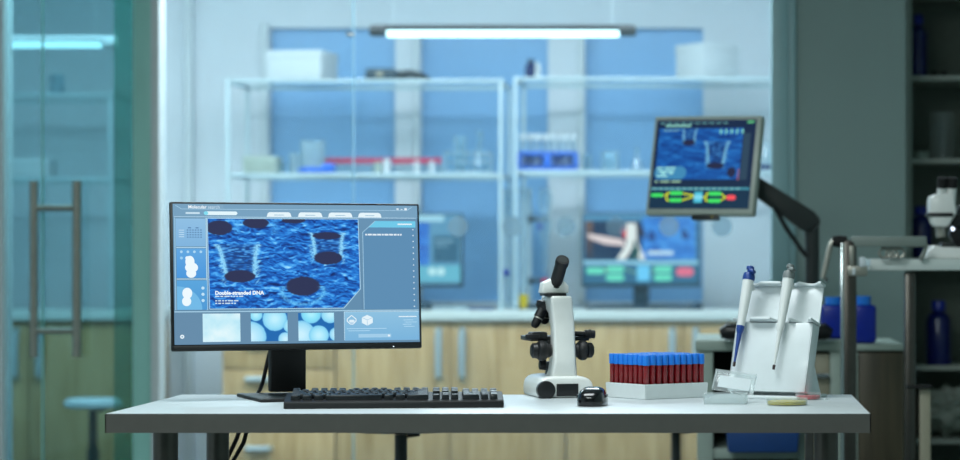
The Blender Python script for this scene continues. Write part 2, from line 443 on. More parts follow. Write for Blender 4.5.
# glass door leaf, fixed side light and pull handle
b = new(); span(b, wx(44, YP), wx(134, YP), YP - .012, YP, 0.01, 2.7); d1 = struct('door_1', b, 'green_pane')
b = new(); span(b, wx(42.6, YP), wx(44, YP), YP - .013, YP + .001, 0.01, 2.7); obj('glass_edge', b, 'frame_green', d1)
b = new(); span(b, wx(112.5, YP), wx(134, YP), YP + .02, YP + .032, 0.01, 2.7); obj('stile', b, 'stile_glass', d1)
hz0, hz1 = wz(357, YP - .08), wz(181, YP - .08)
h = new(); tube(h, [(wx(76, YP - .08), YP - .07, hz0), (wx(76, YP - .08), YP - .07, hz1)], .0155, 18); ho = obj('door_handle', h, 'steel', d1)
h = new(); tube(h, [(wx(33, YP - .08), YP - .07, hz0), (wx(33, YP - .08), YP - .07, hz1)], .014, 18); obj('grip_bar', h, 'steel', ho)
for py in (208, 331):
    z = wz(py, YP - .07)
    h = new(); tube(h, [(wx(33, YP - .08), YP - .07, z), (wx(76, YP - .08), YP - .07, z)], .011, 14)
    tube(h, [(wx(58, YP - .08), YP - .07, z), (wx(58, YP - .08), YP - .012, z)], .009, 12); obj('crossbar', h, 'steel', ho)
b = new(); span(b, wx(8, YP), wx(42.4, YP), YP - .01, YP, 0.0, 2.75); struct('window_6', b, 'green_pane')

# ================================================================== LAB BEHIND THE GLASS
YC = 10.7; sC = FPX / YC
ZC = wz(310.5, YC)          # worktop height
# worktop + base cabinets
b = new(); span(b, wx(221, YC), wx(806, YC), YC - .02, YC + .62, ZC - .042, ZC, .004)
tag(obj('worktop', b, 'counter_white'), 'long pale worktop running over the wooden cabinets behind the glass', 'worktop')
b = new(); span(b, XL + .02, wx(150, YC), YC - .02, YC + .62, ZC - .042, ZC, .004)
tag(obj('worktop', b, 'counter_white'), 'pale worktop seen through the green glass door', 'worktop')
def cabinet(px0, px1, label, kind, hs=()):
    x0, x1 = wx(px0, YC) + .002, wx(px1, YC) - .002; zt_ = ZC - .044
    t = thing('base_cabinet', label, 'cabinet', ((x0 + x1) / 2, YC + .3, 0)); w = x1 - x0
    b = new(); span(b, -w / 2, w / 2, -.27, .28, .1, zt_, .002); span(b, -w / 2 + .02, w / 2 - .02, -.22, .26, 0, .1); obj('carcass', b, 'oak', t)
    if kind == 'doors':
        for sgn in (-1, 1):
            b = new(); span(b, min(sgn * .002, sgn * (w / 2 - .002)), max(sgn * .002, sgn * (w / 2 - .002)), -.292, -.272, .11, zt_ - .005, .002)
            d = obj('door', b, 'oak', t)
            hx = sgn * .05
            b = new(); za, zc = wz(330, YC), wz(378, YC)
            tube(b, [(hx, -.292, za), (hx, -.318, za - .012), (hx, -.322, (za + zc) / 2), (hx, -.318, zc + .012), (hx, -.292, zc)], .0155, 12); obj('handle', b, 'alu', d)
    else:
        n = 3; zs = [.11, .36, .585, zt_ - .005]
        for k in range(n):
            b = new(); span(b, -w / 2 + .003, w / 2 - .003, -.292, -.272, zs[k] + .003, zs[k + 1] - .003, .002); d = obj('drawer', b, 'oak', t)
            z = {0: .25, 1: wz(379, YC), 2: .7}[k]
            hx = wx(258, YC) - (x0 + x1) / 2
            b = new(); tube(b, [(hx - .05, -.292, z), (hx - .045, -.315, z), (hx + .045, -.315, z), (hx + .05, -.292, z)], .013, 10); obj('handle', b, 'alu', d)
    return t
cabinet(221, 335, 'oak drawer cabinet behind the stand of the big desk monitor', 'drawers')
cabinet(335, 566, 'oak double door cabinet behind the keyboard, pale handles side by side', 'doors')
cabinet(566, 802, 'oak double door cabinet behind the rack of blood tubes', 'doors')
cabinet(-84, 140, 'wooden double door cabinet seen low through the green glass door', 'doors')

# shelving frames standing on the worktop
def rack(px0, px1, pt, pm, label, lower=None):
    Yf = 10.78; D = .47; x0, x1 = wx(px0, Yf), wx(px1, Yf); w = x1 - x0
    t = thing('glass_shelf_rack', label, 'shelf', ((x0 + x1) / 2, Yf + D / 2, ZC)); H = wz(pt - 4, Yf) - ZC
    for sx in (-1, 1):
        for sy in (-1, 1):
            b = new(); box(b, (sx * (w / 2 - .01), sy * (D / 2 - .01), H / 2), (.016, .016, H), .003); obj('post', b, 'rack_frame', t)
    zz = [H - .008, wz(pm, Yf) - ZC]
    for z in zz:
        b = new(); box(b, (0, 0, z), (w - .03, D - .03, .014), .002); obj('shelf', b, 'shelf_glass', t)
        for sy in (-1, 1):
            b = new(); box(b, (0, sy * (D / 2 - .012), z - .004), (w - .042, .016, .015), .003); obj('rail', b, 'rack_frame', t)
        for sx in (-1, 1):
            b = new(); box(b, (sx * (w / 2 - .012), 0, z - .004), (.016, D - .042, .015), .003); obj('rail', b, 'rack_frame', t)
    return ZC + zz[0] + .0085, ZC + zz[1] + .0085, Yf
LT, LM, YR = rack(225, 503, 82, 174, 'glass shelf frame on the worktop left of the clamp stand, holding red vials')
RT, RM, _ = rack(513, 782, 80, 171, 'glass shelf frame on the worktop behind the tilted monitor, holding a blue rack')
DT, DM, _ = rack(-40, 112, 96, 178, 'glass shelf frame standing in for the reflection in the green glass door')  # extra frame added to imitate shelving mirrored in the door glass
def put(px0, px1, Y): return wx(px0, Y), wx(px1, Y)

# hanging tube lamps
def lamp(px0, px1, py, Y, label, name='tube_lamp', hm='black_satin'):
    x0, x1 = put(px0, px1, Y); z = wz(py, Y); w = x1 - x0
    t = thing(name, label, 'lamp', ((x0 + x1) / 2, Y, z))
    b = new(); box(b, (0, 0, .016), (w - .02, .05, .022), .006)
    for s in (-1, 1): box(b, (s * (w / 2 - .032), 0, .004), (.066, .056, .04), .01)
    obj('housing', b, hm, t)
    b = new(); tube(b, [(-w / 2 + .066, 0, -.006), (w / 2 - .066, 0, -.006)], .0135, 16); obj('light_tube', b, 'tube_light', t)
    for s in (-1, 1):
        b = new(); tube(b, [(s * (w / 2 - .09), 0, .026), (s * (w / 2 - .09), 0, 2.75 - z)], .0012, 6); obj('cable', b, 'alu', t)
    return t
lamp(370, 636, 32, 9.7, 'hanging tube lamp with black ends in front of the blue windows')
lamp(-52, 119, 43, 9.7, 'glowing tube lamp standing in for the reflection in the green glass door', hm='card_white')  # second lamp added to imitate a lamp's reflection in the door glass

# boxes on the upper shelves
def carton(px0, px1, py0, zbase, Y, dep, label, m='card_white', rz=0.0, name='carton', w=None):
    x0, x1 = put(px0, px1, Y); H = wz(py0, Y) - zbase; w = w or x1 - x0
    t = thing(name, label, 'box', ((x0 + x1) / 2, Y + dep / 2, zbase), rz)
    b = new(); box(b, (0, 0, H / 2), (w, dep, H), .004); obj('body', b, m, t)
    b = new(); box(b, (0, 0, H - .02), (w + .0025, dep + .0025, .04), .003); obj('lid', b, m, t)
    return t
carton(270, 326, 50, LT, 10.84, .24, 'white carton on the top glass shelf left of the hanging lamp', rz=R(-9))
carton(673, 742, 43, RT, 10.91, .2, 'white carton on the top glass shelf above the tilted monitor', rz=R(38), w=.2)
carton(243, 276, 156, LM, 10.85, .16, 'pale beige box at the left end of the middle shelf', 'card_beige')
t = thing('carry_case', 'small black case with a long handle on the top shelf below the lamp', 'case', (wx(396, 10.9), 10.95, LT))
b = new(); span(b, wx(365, 10.9) - wx(396, 10.9), wx(396, 10.9) - wx(396, 10.9), -.06, .06, 0, .05, .012); obj('body', b, 'back_bezel', t)
b = new(); tube(b, [(-.01, 0, .02), (.06, 0, .03), (.11, 0, .018), (.138, 0, .008)], [.02, .018, .014, .008], 12); obj('handle', b, 'black_plastic', t)
b = new(); span(b, -.085, -.055, -.064, -.06, .012, .036, .002); obj('tag_plate', b, 'drawer_beige', t)
t = thing('reagent_bottle', 'little dark blue bottle with a white side on the top right shelf', 'bottle', (wx(530, 10.9), 10.95, RT))
b = new(); lathe(b, [(0, 0), (.026, 0), (.028, .05), (.016, .068), (.012, .07), (0, .07)], 18); obj('body', b, 'bottle_blue', t)
b = new(); lathe(b, [(0, .07), (.014, .07), (.014, .084), (0, .084)], 14); obj('cap', b, 'black_plastic', t)
t = thing('plastic_bottle', 'little white bottle beside the dark blue one on the top right shelf', 'bottle', (wx(538, 10.9), 10.9, RT))
b = new(); lathe(b, [(0, 0), (.012, 0), (.012, .05), (.008, .056), (0, .056)], 14); obj('body', b, 'card_white', t)
b = new(); lathe(b, [(0, .056), (.009, .056), (.009, .068), (0, .068)], 12); obj('cap', b, 'card_white', t)

def cup(px, Y, zb_, r, H, label, m='ware', name='beaker', cat='beaker', group=None):
    b = new(); prof = [(0, 0), (r * .96, 0), (r, .006), (r, H - .004), (r * 1.06, H), (r * .97, H - .002), (r * .95, .006), (0, .006)]
    lathe(b, prof, 24)
    return tag(obj(name, b, m, None, (wx(px, Y), Y, zb_)), label, cat, group)
def flask(px, Y, zb_, r, H, label, m='ware'):
    b = new(); lathe(b, [(0, 0), (r, 0), (r * 1.02, H * .06), (r * .9, H * .22), (r * .3, H * .62), (r * .28, H * .93), (r * .4, H), (r * .24, H), (r * .22, H * .62), (0, H * .6)], 24)
    return tag(obj('flask', b, m, None, (wx(px, Y), Y, zb_)), label, 'flask')
# middle shelf, left
cup(313, 10.965, LM, .052, .142, 'milky white beaker, tallest on the middle left shelf', 'milky')
cup(296, 10.98, LM, .03, .09, 'small milky cup behind the blue tray on the middle shelf', 'milky', 'plastic_cup', 'cup')
cup(281, 10.95, LM, .022, .05, 'tiny clear cup right of the beige box', 'ware', 'plastic_cup', 'cup')
t = thing('tube_tray', 'low bright blue tray in front of the milky beaker', 'tray', (wx(321, 10.85), 10.85, LM))
b = new(); box(b, (-.03, 0, .012), (.10, .08, .024), .005); box(b, (.035, 0, .02), (.05, .08, .04), .006); obj('body', b, 'rack_blue', t)
b = new(); box(b, (-.085, 0, .009), (.02, .05, .016), .003); obj('grip', b, 'rack_blue', t)
# long clear rack of vials with red caps
xv0, xv1 = wx(306, 11.09), wx(442, 11.09)
t = thing('vial_rack', 'long clear rack holding the row of red capped vials on the shelf', 'rack', ((xv0 + xv1) / 2, 11.09, LM))
w = xv1 - xv0
for z, m_ in ((.003, 'milky'), (.03, 'milky')):
    b = new(); box(b, (0, 0, z), (w, .05, .006), .001); obj('plate', b, m_, t)
for s in (-1, 1):
    b = new(); box(b, (s * (w / 2 + .003), 0, .018), (.006, .05, .036), .001); obj('end_panel', b, m_, t)
v = thing('vial', 'small clear vial with a red cap in the long rack on the middle shelf', 'vial', (0, 0, 0), 0, 'red capped vials in the long rack')
b = new(); lathe(b, [(0, 0), (.008, .003), (.009, .012), (.009, .042), (0, .042)], 12); obj('glass', b, 'milky', v)
b = new(); lathe(b, [(0, .042), (.0125, .042), (.0125, .066), (.011, .068), (0, .068)], 12); obj('cap', b, 'red_cap', v)
nv = 22
for k in range(nv):
    p = (xv0 + .014 + (w - .028) * k / (nv - 1), 11.09, LM + .006)
    if k == 0: v.location = p
    else: dup(v, p)
cup(378, 10.86, LM, .018, .045, 'small greenish cup in front of the red vials', 'card_beige', 'plastic_cup', 'cup')
cup(387, 10.85, LM, .017, .058, 'small white cup in front of the red vials', 'card_white', 'plastic_cup', 'cup')
for px, lab in ((417, 'tiny white vial standing left in front of the red vial row'), (432, 'tiny white vial standing right in front of the red vial row')):
    t = thing('plastic_vial', lab, 'vial', (wx(px, 10.86), 10.86, LM))
    b = new(); lathe(b, [(0, 0), (.011, 0), (.011, .038), (.008, .042), (0, .042)], 12); obj('body', b, 'card_white', t)
    b = new(); lathe(b, [(0, .042), (.009, .042), (.009, .05), (0, .05)], 12); obj('cap', b, 'card_white', t)
# clear rack with glass test tubes + flask behind
x0, x1 = put(445, 492, 10.87)
t = thing('test_tube_rack', 'clear plastic tube rack at the right end of the middle left shelf', 'rack', ((x0 + x1) / 2, 10.87, LM))
for z in (.004, .045, .082):
    b = new(); box(b, (0, 0, z), (x1 - x0, .07, .006), .001); obj('plate', b, 'milky', t)
for s in (-1, 1):
    b = new(); box(b, (s * (x1 - x0) / 2, 0, .043), (.006, .07, .086), .001); obj('end_panel', b, 'milky', t)
tt = tag(obj('test_tube', (lambda bb: (lathe(bb, [(0, 0), (.006, .002), (.0085, .008), (.0085, .088), (.01, .09), (.007, .09), (0, .088)], 12), bb)[1])(new()), 'ware'), 'empty glass test tube in the clear rack', 'test tube', 'test tubes in the clear rack')
for k in range(7):
    p = (x0 + .018 + (x1 - x0 - .036) * k / 6, 10.87, LM + .0075)
    if k == 0: tt.location = p
    else:
        c = tt.copy(); COL.objects.link(c); c.location = p
cup(460, 11.02, LM, .028, .165, 'tall clear cylinder behind the clear tube rack', 'ware', 'measuring_cylinder', 'cylinder')
flask(480, 11.05, LM, .04, .19, 'clear flask with a bright neck behind the clear tube rack', 'ware')
# middle shelf, right: blue rack with white tubes
x0, x1 = put(518, 578, 10.87)
t = thing('tube_rack', 'bright blue rack with white tubes on the middle right shelf', 'rack', ((x0 + x1) / 2, 10.87, RM)); w = x1 - x0
for z in (.005, .07):
    b = new(); box(b, (0, 0, z), (w, .09, .014), .002); obj('plate', b, 'rack_blue', t)
for s in (-1, 0, 1):
    b = new(); box(b, (s * (w / 2 - .008), 0, .038), (.016 if s else .03, .09, .066), .002); obj('divider', b, 'rack_blue', t)
b = new(); box(b, (0, .04, .038), (w - .02, .004, .05), .001); obj('back_panel', b, 'rack_blue', t)
tb = thing('white_tube', 'white capped tube standing in the bright blue rack', 'tube', (0, 0, 0), 0, 'white tubes in the blue rack')
b = new(); lathe(b, [(0, 0), (.008, .006), (.0125, .02), (.0125, .115), (0, .115)], 12); obj('body', b, 'milky', tb)
b = new(); lathe(b, [(0, .115), (.0145, .115), (.0145, .142), (0, .142)], 12); obj('cap', b, 'card_white', tb)
for k in range(8):
    p = (x0 + .022 + (w - .044) * k / 7, 10.86 + .02 * (k % 2), RM + .013)
    if k == 0: tb.location = p
    else: dup(tb, p)
cup(610, 10.9, RM, .04, .082, 'clear glass beaker on the middle right shelf', 'ware')
cup(587, 10.95, RM, .02, .07, 'narrow clear cup right of the bright blue rack', 'ware', 'plastic_cup', 'cup')
flask(637, 10.88, RM, .026, .095, 'small pointed flask left of the tilted monitor', 'ware')
t = thing('reagent_bottle', 'clear bottle with a dark foot right of the tilted monitor', 'bottle', (wx(766, 10.88), 10.88, RM))
b = new(); lathe(b, [(0, .022), (.028, .022), (.028, .075), (.012, .1), (.012, .125), (0, .125)], 18); obj('body', b, 'milky', t)
b = new(); lathe(b, [(0, 0), (.029, 0), (.029, .022), (0, .022)], 18); obj('foot', b, 'bottle_blue', t)
# things on the added shelf frame that imitates the door reflection
carton(8, 48, 158, DM, 10.9, .15, 'white box on the shelf imitating the reflection in the green glass door', name='carton')
cup(57, 10.95, DT, .032, .085, 'blue and white jar on the top shelf imitating the reflection in the green glass door', 'milky', 'jar', 'jar')

# clamp stand with glassware between the racks
xs_ = wx(516, 11.25)
t = thing('clamp_stand', 'tall clamp stand holding glass columns between the two shelf frames', 'stand', (wx(534, 11.0), 11.0, ZC))
b = new(); box(b, (0, 0, .012), (.18, .14, .024), .006); obj('base', b, 'back_bezel', t)
b = new(); tube(b, [(-.02, .03, .02), (-.02, .03, .53)], .008, 10); obj('rod', b, 'alu', t)
for z, L in ((.395, .1), (.125, .06)):
    b = new(); tube(b, [(-.045, 0, z), (.065, 0, z)], .009, 10); box(b, (-.02, .02, z), (.03, .04, .03), .004); obj('clamp', b, 'back_bezel', t)
c0 = wx(534, 11.0)
b = new(); lathe(b, [(0, 0), (.019, .0), (.019, .44), (.026, .46), (0, .46)], 16)
g1 = tag(obj('glass_column', b, 'milky', None, (wx(523.5, 10.93), 10.93, ZC + .065)), 'tall clear glass column with a yellow foot', 'glass column')
b = new(); lathe(b, [(0, -.06), (.014, -.06), (.021, -.03), (.021, 0), (0, 0)], 14); obj('stopper', b, 'yellow_gel', g1)
b = new(); lathe(b, [(0, 0), (.009, 0), (.011, .12), (.024, .18), (.03, .22), (.014, .25), (.028, .29), (.032, .33), (.018, .37), (0, .37)], 18)
g2 = tag(obj('separating_funnel', b, 'ware', None, (wx(545, 10.96), 10.96, ZC + .16)), 'clear bulbed glass funnel held by the clamp stand', 'funnel')
b = new(); lathe(b, [(0, 0), (.014, 0), (.014, .05), (0, .05)], 12, Matrix.Translation((0, 0, -.075))); obj('stopper', b, 'red_cap', g2)
b = new(); box(b, (-.02, -.02, .20), (.02, .02, .024), .003); obj('tap', b, 'blue_plastic', g2)
b = new(); lathe(b, [(0, 0), (.05, 0), (.05, .02), (.024, .024), (.024, .53), (0, .53)], 16)
g3 = tag(obj('glass_column', b, 'milky', None, (wx(507, 11.12), 11.12, ZC)), 'wide clear glass column with a blue tap behind the shelf posts', 'glass column')
b = new(); box(b, (.0, -.032, .16), (.026, .02, .026), .003); obj('tap', b, 'blue_plastic', g3)

# small things lying on the worktop
def low(px0, px1, H, Y, m, label, name, cat, bev=.006):
    x0, x1 = put(px0, px1, Y)
    b = new(); box(b, (0, 0, H / 2), (x1 - x0, .1, H), min(bev, H * .4)); return tag(obj(name, b, m, None, ((x0 + x1) / 2, Y, ZC)), label, cat)
low(434, 468, .016, 10.82, 'milky', 'pale flat tray on the worktop right of the big desk monitor', 'tray', 'tray')
low(470, 494, .01, 10.83, 'bin_blue', 'thin blue sheet pad on the worktop left of the microscope', 'notepad', 'notepad')
b = new(); lathe(b, [(0, 0), (.03, 0), (.034, .012), (.02, .03), (0, .034)], 18, Matrix.Diagonal((.8, 1.3, 1, 1)))
t = thing('mouse', 'dark computer mouse on the worktop beside the far monitor', 'mouse', (wx(697, 10.85), 10.85, ZC))
obj('body', b, 'back_bezel', t); b = new(); box(b, (0, -.02, .03), (.006, .012, .008), .002); obj('wheel', b, 'rubber', t)
b = new(); lathe(b, [(0, 0), (.03, 0), (.034, .014), (.02, .034), (0, .036)], 18)
tag(obj('rubber_bulb', b, 'back_bezel', None, (wx(425, 10.82), 10.82, ZC)), 'dark rounded rubber bulb on the worktop beside the big desk monitor', 'bulb')

# far monitors on the worktop
def far_monitor(pxc, label, scr):
    Y = 11.0; s = FPX / Y
    t = thing('monitor', label, 'monitor', (wx(pxc, Y), Y, ZC))
    W, H = 119 / s, 92 / s; zc = (wz(213, Y) + wz(304 - 14, Y)) / 2 - ZC + .02
    zt_ = wz(213, Y) - ZC; zb_ = wz(287, Y) - ZC; H = zt_ - zb_; zc = (zt_ + zb_) / 2
    b = new(); box(b, (0, .014, zc), (W, .04, H), .006); box(b, (0, .04, zc), (W * .6, .05, H * .6), .015); obj('housing', b, 'back_bezel', t)
    scr(t, W - .016, H - .02, (0, -.0085, zc + .004))
    b = new(); span(b, -.035, .035, .03, .055, .015, zc, .004); obj('neck', b, 'back_bezel', t)
    b = new(); prism(b, [(-.235, -.09), (.235, -.09), (.2, .1), (-.2, .1)], 0, .018, 'z', .004); obj('base', b, 'back_bezel', t)
    return t
def scr_far_right(t, W, H, loc):
    S = Screen(W, H, 582, 215, 700, 287)
    S.rect(582, 215, 700, 287, (58, 116, 156)); S.rect(582, 215, 700, 221, (80, 140, 180))
    S.rect(584, 222, 642, 262, (10, 44, 82)); S.rect(584, 222, 592, 262, (110, 80, 70), (30, 40, 70))
    S.pic(642, 218, 697, 262, 30, 24, lambda X, Y: ramp(.35 + 1.1 * (fbm(X / 8, Y / 4, 4) - .35), [(0, (20, 80, 170)), (.5, (50, 130, 220)), (1, (110, 190, 250))]))
    S.poly([(586, 235), (600, 237), (622, 241), (626, 248), (604, 246), (588, 240)], (236, 214, 214))
    S.poly([(620, 232), (627, 226), (631, 234), (626, 242)], (226, 60, 66))
    S.poly([(626, 224), (636, 224), (637, 244), (646, 261), (640, 262), (632, 250), (625, 262), (616, 262), (626, 246)], (235, 238, 236))
    S.poly([(636, 228), (643, 228), (646, 240), (640, 236)], (40, 30, 50)); S.poly([(634, 240), (640, 254), (636, 262), (630, 262)], (30, 80, 80))
    S.rect(648, 253, 674, 257, (205, 230, 245)); S.poly([(650, 230), (656, 238), (654, 244), (648, 240)], (16, 56, 130)); S.poly([(684, 228), (690, 236), (688, 242), (682, 238)], (16, 56, 130))
    S.rect(582, 263, 700, 267, (150, 206, 232))
    S.rect(582, 267, 700, 287, (44, 104, 140))
    for a, y0 in ((585, 269), (605, 267.5), (605, 276), (654, 267.5), (654, 276)):
        S.pill(a, y0 + 1, a + 19, y0 + 8, (110, 226, 196))
    S.rect(637, 268, 650, 284, (110, 205, 250)); S.pill(677, 270, 695, 279, (240, 110, 140))
    S.line([(604, 273), (606, 273)], 1.2, (200, 210, 90)); S.line([(625, 272), (637, 276)], 1.2, (130, 190, 150)); S.line([(650, 276), (655, 272)], 1.2, (130, 190, 150))
    S.build(SCREEN_BACK, t, loc)
def scr_far_left(t, W, H, loc):
    S = Screen(W, H, 344, 215, 462, 283)
    S.rect(344, 215, 462, 283, (92, 150, 186)); S.rect(344, 216, 445, 222, (170, 220, 240))
    S.pic(346, 223, 430, 265, 30, 20, lambda X, Y: ramp(.3 + 1.1 * (fbm(X / 8, Y / 4, 8) - .35), [(0, (16, 70, 170)), (.5, (40, 120, 220)), (1, (110, 190, 250))]))
    S.rect(434, 236, 460, 262, (38, 92, 124)); S.rect(436, 240, 455, 242, (130, 175, 200)); S.rect(436, 245, 450, 246.5, (120, 165, 190))
    S.rect(344, 265, 462, 281, (104, 184, 208)); S.disc(433, 271, 4, (200, 240, 246)); S.disc(442, 271, 4, (200, 240, 246)); S.disc(380, 272, 5, (190, 236, 246))
    S.build(SCREEN_BACK, t, loc)
far_monitor(641, 'wide monitor on the far worktop right of the microscope, showing a gloved hand picture', scr_far_right)
far_monitor(403, 'far monitor on the worktop half hidden behind the big desk monitor', scr_far_left)

# stools in the gap
def stool(px, Y, seat_z, label, m='black_plastic', rseat=.13):
    t = thing('lab_stool', label, 'stool', (wx(px, Y), Y, 0))
    b = new(); lathe(b, [(0, seat_z - .036), (rseat * .9, seat_z - .036), (rseat, seat_z - .028), (rseat, seat_z - .012), (rseat * .9, seat_z), (0, seat_z)], 32); obj('seat', b, m, t)
    b = new(); tube(b, [(0, 0, .06), (0, 0, .3)], .024, 14); tube(b, [(0, 0, .3), (0, 0, seat_z - .045)], .0165, 14); obj('column', b, 'arm_dark', t)
    b = new(); tube(b, [(.01, 0, seat_z - .05), (.05, -.01, seat_z - .044)], .005, 8); obj('lever', b, 'black_plastic', t)
    for k in range(5):
        a = 2 * PI * k / 5 + .3
        b = new(); tube(b, [(0, 0, .085), (.12 * math.cos(a), .12 * math.sin(a), .075), (.235 * math.cos(a), .235 * math.sin(a), .058)], [.022, .018, .014], 10); lg = obj('leg', b, 'arm_dark', t)
        b = new(); lathe(b, [(0, 0), (.018, 0), (.022, .022), (.018, .044), (0, .05)], 12, Matrix.Translation((.23 * math.cos(a), .23 * math.sin(a), 0))); obj('caster', b, 'rubber', lg)
    return t
stool(401, 6.6, .638, 'dark lab stool whose column shows under the desk below the keyboard')
stool(676, 8.25, .535, 'bluish dark stool whose column shows under the desk below the blood tubes', rseat=.12)
stool(93, 10.0, wz(400, 9.9), 'white round stool seen through the green glass door', 'card_white', .112)

# ================================================================== RIGHT HAND SIDE
# side cabinet with open bay, drawers and a darker wooden unit
YS = 7.35; ZS = wz(340, YS)
xa, xb_ = wx(697, YS), wx(841, YS)
t = thing('side_cabinet', 'grey green side cabinet with an open bay behind the pipette stand', 'cabinet', ((xa + xb_) / 2, YS + .3, 0)); xc = (xa + xb_) / 2; w = xb_ - xa
b = new(); span(b, -w / 2 - .006, w / 2, -.31, .31, ZS - .032, ZS, .004); obj('top', b, 'cabinet_grey', t)
def lx(px): return wx(px, YS) - xc
zs1 = wz(449, YS)
b = new()
for p0, p1 in ((697, 713), (799, 814), (830, 841)): span(b, lx(p0), lx(p1), -.3, .29, .02, ZS - .033, .002)
obj('upright', b, 'cabinet_grey', t)
b = new(); span(b, lx(713), lx(799), -.29, .28, zs1 - .03, zs1, .002); obj('shelf', b, 'cabinet_grey', t)
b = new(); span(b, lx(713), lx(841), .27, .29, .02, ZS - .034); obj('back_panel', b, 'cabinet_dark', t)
b = new(); span(b, lx(697), lx(841), -.28, .28, .02, .06); obj('bottom', b, 'cabinet_grey', t)
for z0, z1 in ((wz(397, YS), wz(354, YS)), (wz(441, YS), wz(399, YS)), (wz(484, YS), wz(443, YS))):
    b = new(); span(b, lx(814.5), lx(829.5), -.296, .2, z0, z1, .002); d = obj('drawer', b, 'drawer_beige', t)
    zm = (z0 + z1) / 2
    b = new(); tube(b, [(lx(816), -.296, zm), (lx(817), -.318, zm), (lx(827), -.318, zm), (lx(828), -.296, zm)], .007, 10); obj('handle', b, 'chrome', d)
t2 = thing('storage_bin', 'dark blue plastic bin in the open bay of the side cabinet', 'bin', (wx(762, YS) , YS + .02, zs1), 0)
b = new(); prism(b, [(-.1, 0), (.1, 0), (.108, .10), (-.108, .10)], -.17, .17, 'y', .008); obj('body', b, 'bin_blue', t2)
b = new(); box(b, (0, 0, .1), (.224, .352, .018), .006); obj('rim', b, 'bin_blue', t2)
# brown wooden unit
xa2, xb2 = wx(842, YS), wx(904, YS)
t = thing('wooden_cabinet', 'dim brown wooden cabinet right of the side cabinet behind the trolley post', 'cabinet', ((xa2 + xb2) / 2, YS + .3, 0)); w2 = xb2 - xa2
b = new(); span(b, -w2 / 2, w2 / 2, -.29, .29, 0, wz(351, YS), .002); obj('carcass', b, 'brown_wood', t)
b = new(); span(b, -w2 / 2 - .0, w2 / 2 + .002, -.305, .3, wz(351, YS) + .001, wz(344.5, YS), .003); obj('top', b, 'cabinet_grey', t)
b = new(); span(b, -w2 / 2 + .001, -w2 / 2 + .046, -.302, -.292, .02, wz(352, YS), .001); obj('stile', b, 'cabinet_grey', t)
b = new(); span(b, -w2 / 2 + .049, w2 / 2 - .002, -.306, -.292, .02, wz(353, YS), .002); obj('door', b, 'brown_wood', t)
# blue bottles on it
def square_bottle(px0, px1, py0, Y, zb_, label):
    x0, x1 = put(px0, px1, Y); w = x1 - x0; H = wz(py0, Y) - zb_
    t = thing('reagent_bottle', label, 'bottle', ((x0 + x1) / 2, Y, zb_))
    b = new(); box(b, (0, 0, H * .41), (w, w * .8, H * .82), .012, 3); obj('body', b, 'blue_plastic', t)
    b = new(); lathe(b, [(0, H * .82), (w * .3, H * .82), (w * .3, H), (0, H)], 18); obj('cap', b, 'cap_blue', t)
    return t
square_bottle(820, 846, 297, 7.45, ZS, 'square blue bottle on the side cabinet left of the trolley post')
square_bottle(851, 876, 296, 7.45, wz(344.5, YS), 'square blue bottle right of the trolley post')
t = thing('cable_bundle', 'low black rounded device lying on the side cabinet behind the pipette stand', 'device', (wx(773, 7.3), 7.3, ZS))
x0, x1 = wx(720, 7.3) - wx(773, 7.3), wx(832, 7.3) - wx(773, 7.3)
t.name = 'handset'
b = new(); tube(b, [(x0, 0, .02), (x0 + .02, 0, .026), (x0 + .06, 0, .024), (0, 0, .017), (x1 - .08, 0, .024), (x1 - .02, 0, .026), (x1, 0, .02)], [.014, .025, .022, .016, .022, .025, .014], 14); obj('body', b, 'black_plastic', t)
b = new(); box(b, (x0 + .04, 0, .045), (.03, .02, .008), .003); obj('button', b, 'rubber', t)

# arm mounted monitor
YA = 7.45; sA = FPX / YA
pcx, pcy = 703, 164.8
t = thing('arm_monitor', 'tilted grey framed monitor with coloured flow chart, held by a dark jointed arm', 'monitor', (wx(813, YA), YA + .12, ZS))
mc = Vector((wx(pcx, YA), YA, wz(pcy, YA))) - Vector(t.location)
W, H = 109 / sA / math.cos(R(20)), 102.0 / sA
RM_ = Matrix.Translation(mc) @ Matrix.Rotation(R(-22), 4, 'Z') @ Matrix.Rotation(R(-13), 4, 'X') @ Matrix.Rotation(R(.6), 4, 'Y')
hs = obj('housing', (lambda bb: (box(bb, (0, .018, 0), (W, .034, H), .005), box(bb, (.01, .045, -.01), (W * .7, .04, H * .7), .014), bb)[2])(new()), 'grey_bezel', t)
hs.matrix_local = RM_
b = new(); box(b, (.02, .012, -H / 2 - .008), (.085, .02, .014), .003); f = obj('button_bar', b, 'arm_dark', hs)
b = new(); box(b, (.045, .001, -H / 2 - .006), (.006, .003, .004), .001); obj('power_light', b, 'yellow_gel', hs)
S = Screen(W - .024, H - .03, 86, 68, 455, 396)
S.rect(86, 68, 455, 396, (14, 34, 66), (18, 40, 66))
S.rect(98, 98, 410, 290, (14, 52, 110))
S.pic(98, 100, 410, 288, 120, 70, lambda X, Y: np.clip(membrane(X, Y, [(212, 152, 24, 11), (318, 238, 32, 12), (380, 262, 16, 18)], [(212, 100, 26, 212, 150, 18), (318, 152, 44, 318, 232, 26)], 50, 17, .3, 12) * .82 - 4, 0, 255))
for x in range(100, 345, 26): S.rect(x, 77, x + 16, 82, (96, 150, 150))
S.rect(120, 86, 214, 92, (140, 205, 190)); S.rect(112, 104, 172, 108, (110, 160, 170)); S.rect(422, 73, 446, 81, (90, 180, 120))
for x in (325, 345, 365, 385, 405): S.rect(x, 102, x + 4, 122, (120, 200, 180)); S.rect(x - 2, 108, x + 7, 113, (130, 210, 190))
S.rect(413, 118, 438, 290, (40, 64, 84)); S.rect(404, 250, 408, 292, (150, 90, 90))
S.pill(94, 240, 214, 288, (58, 128, 170)); 
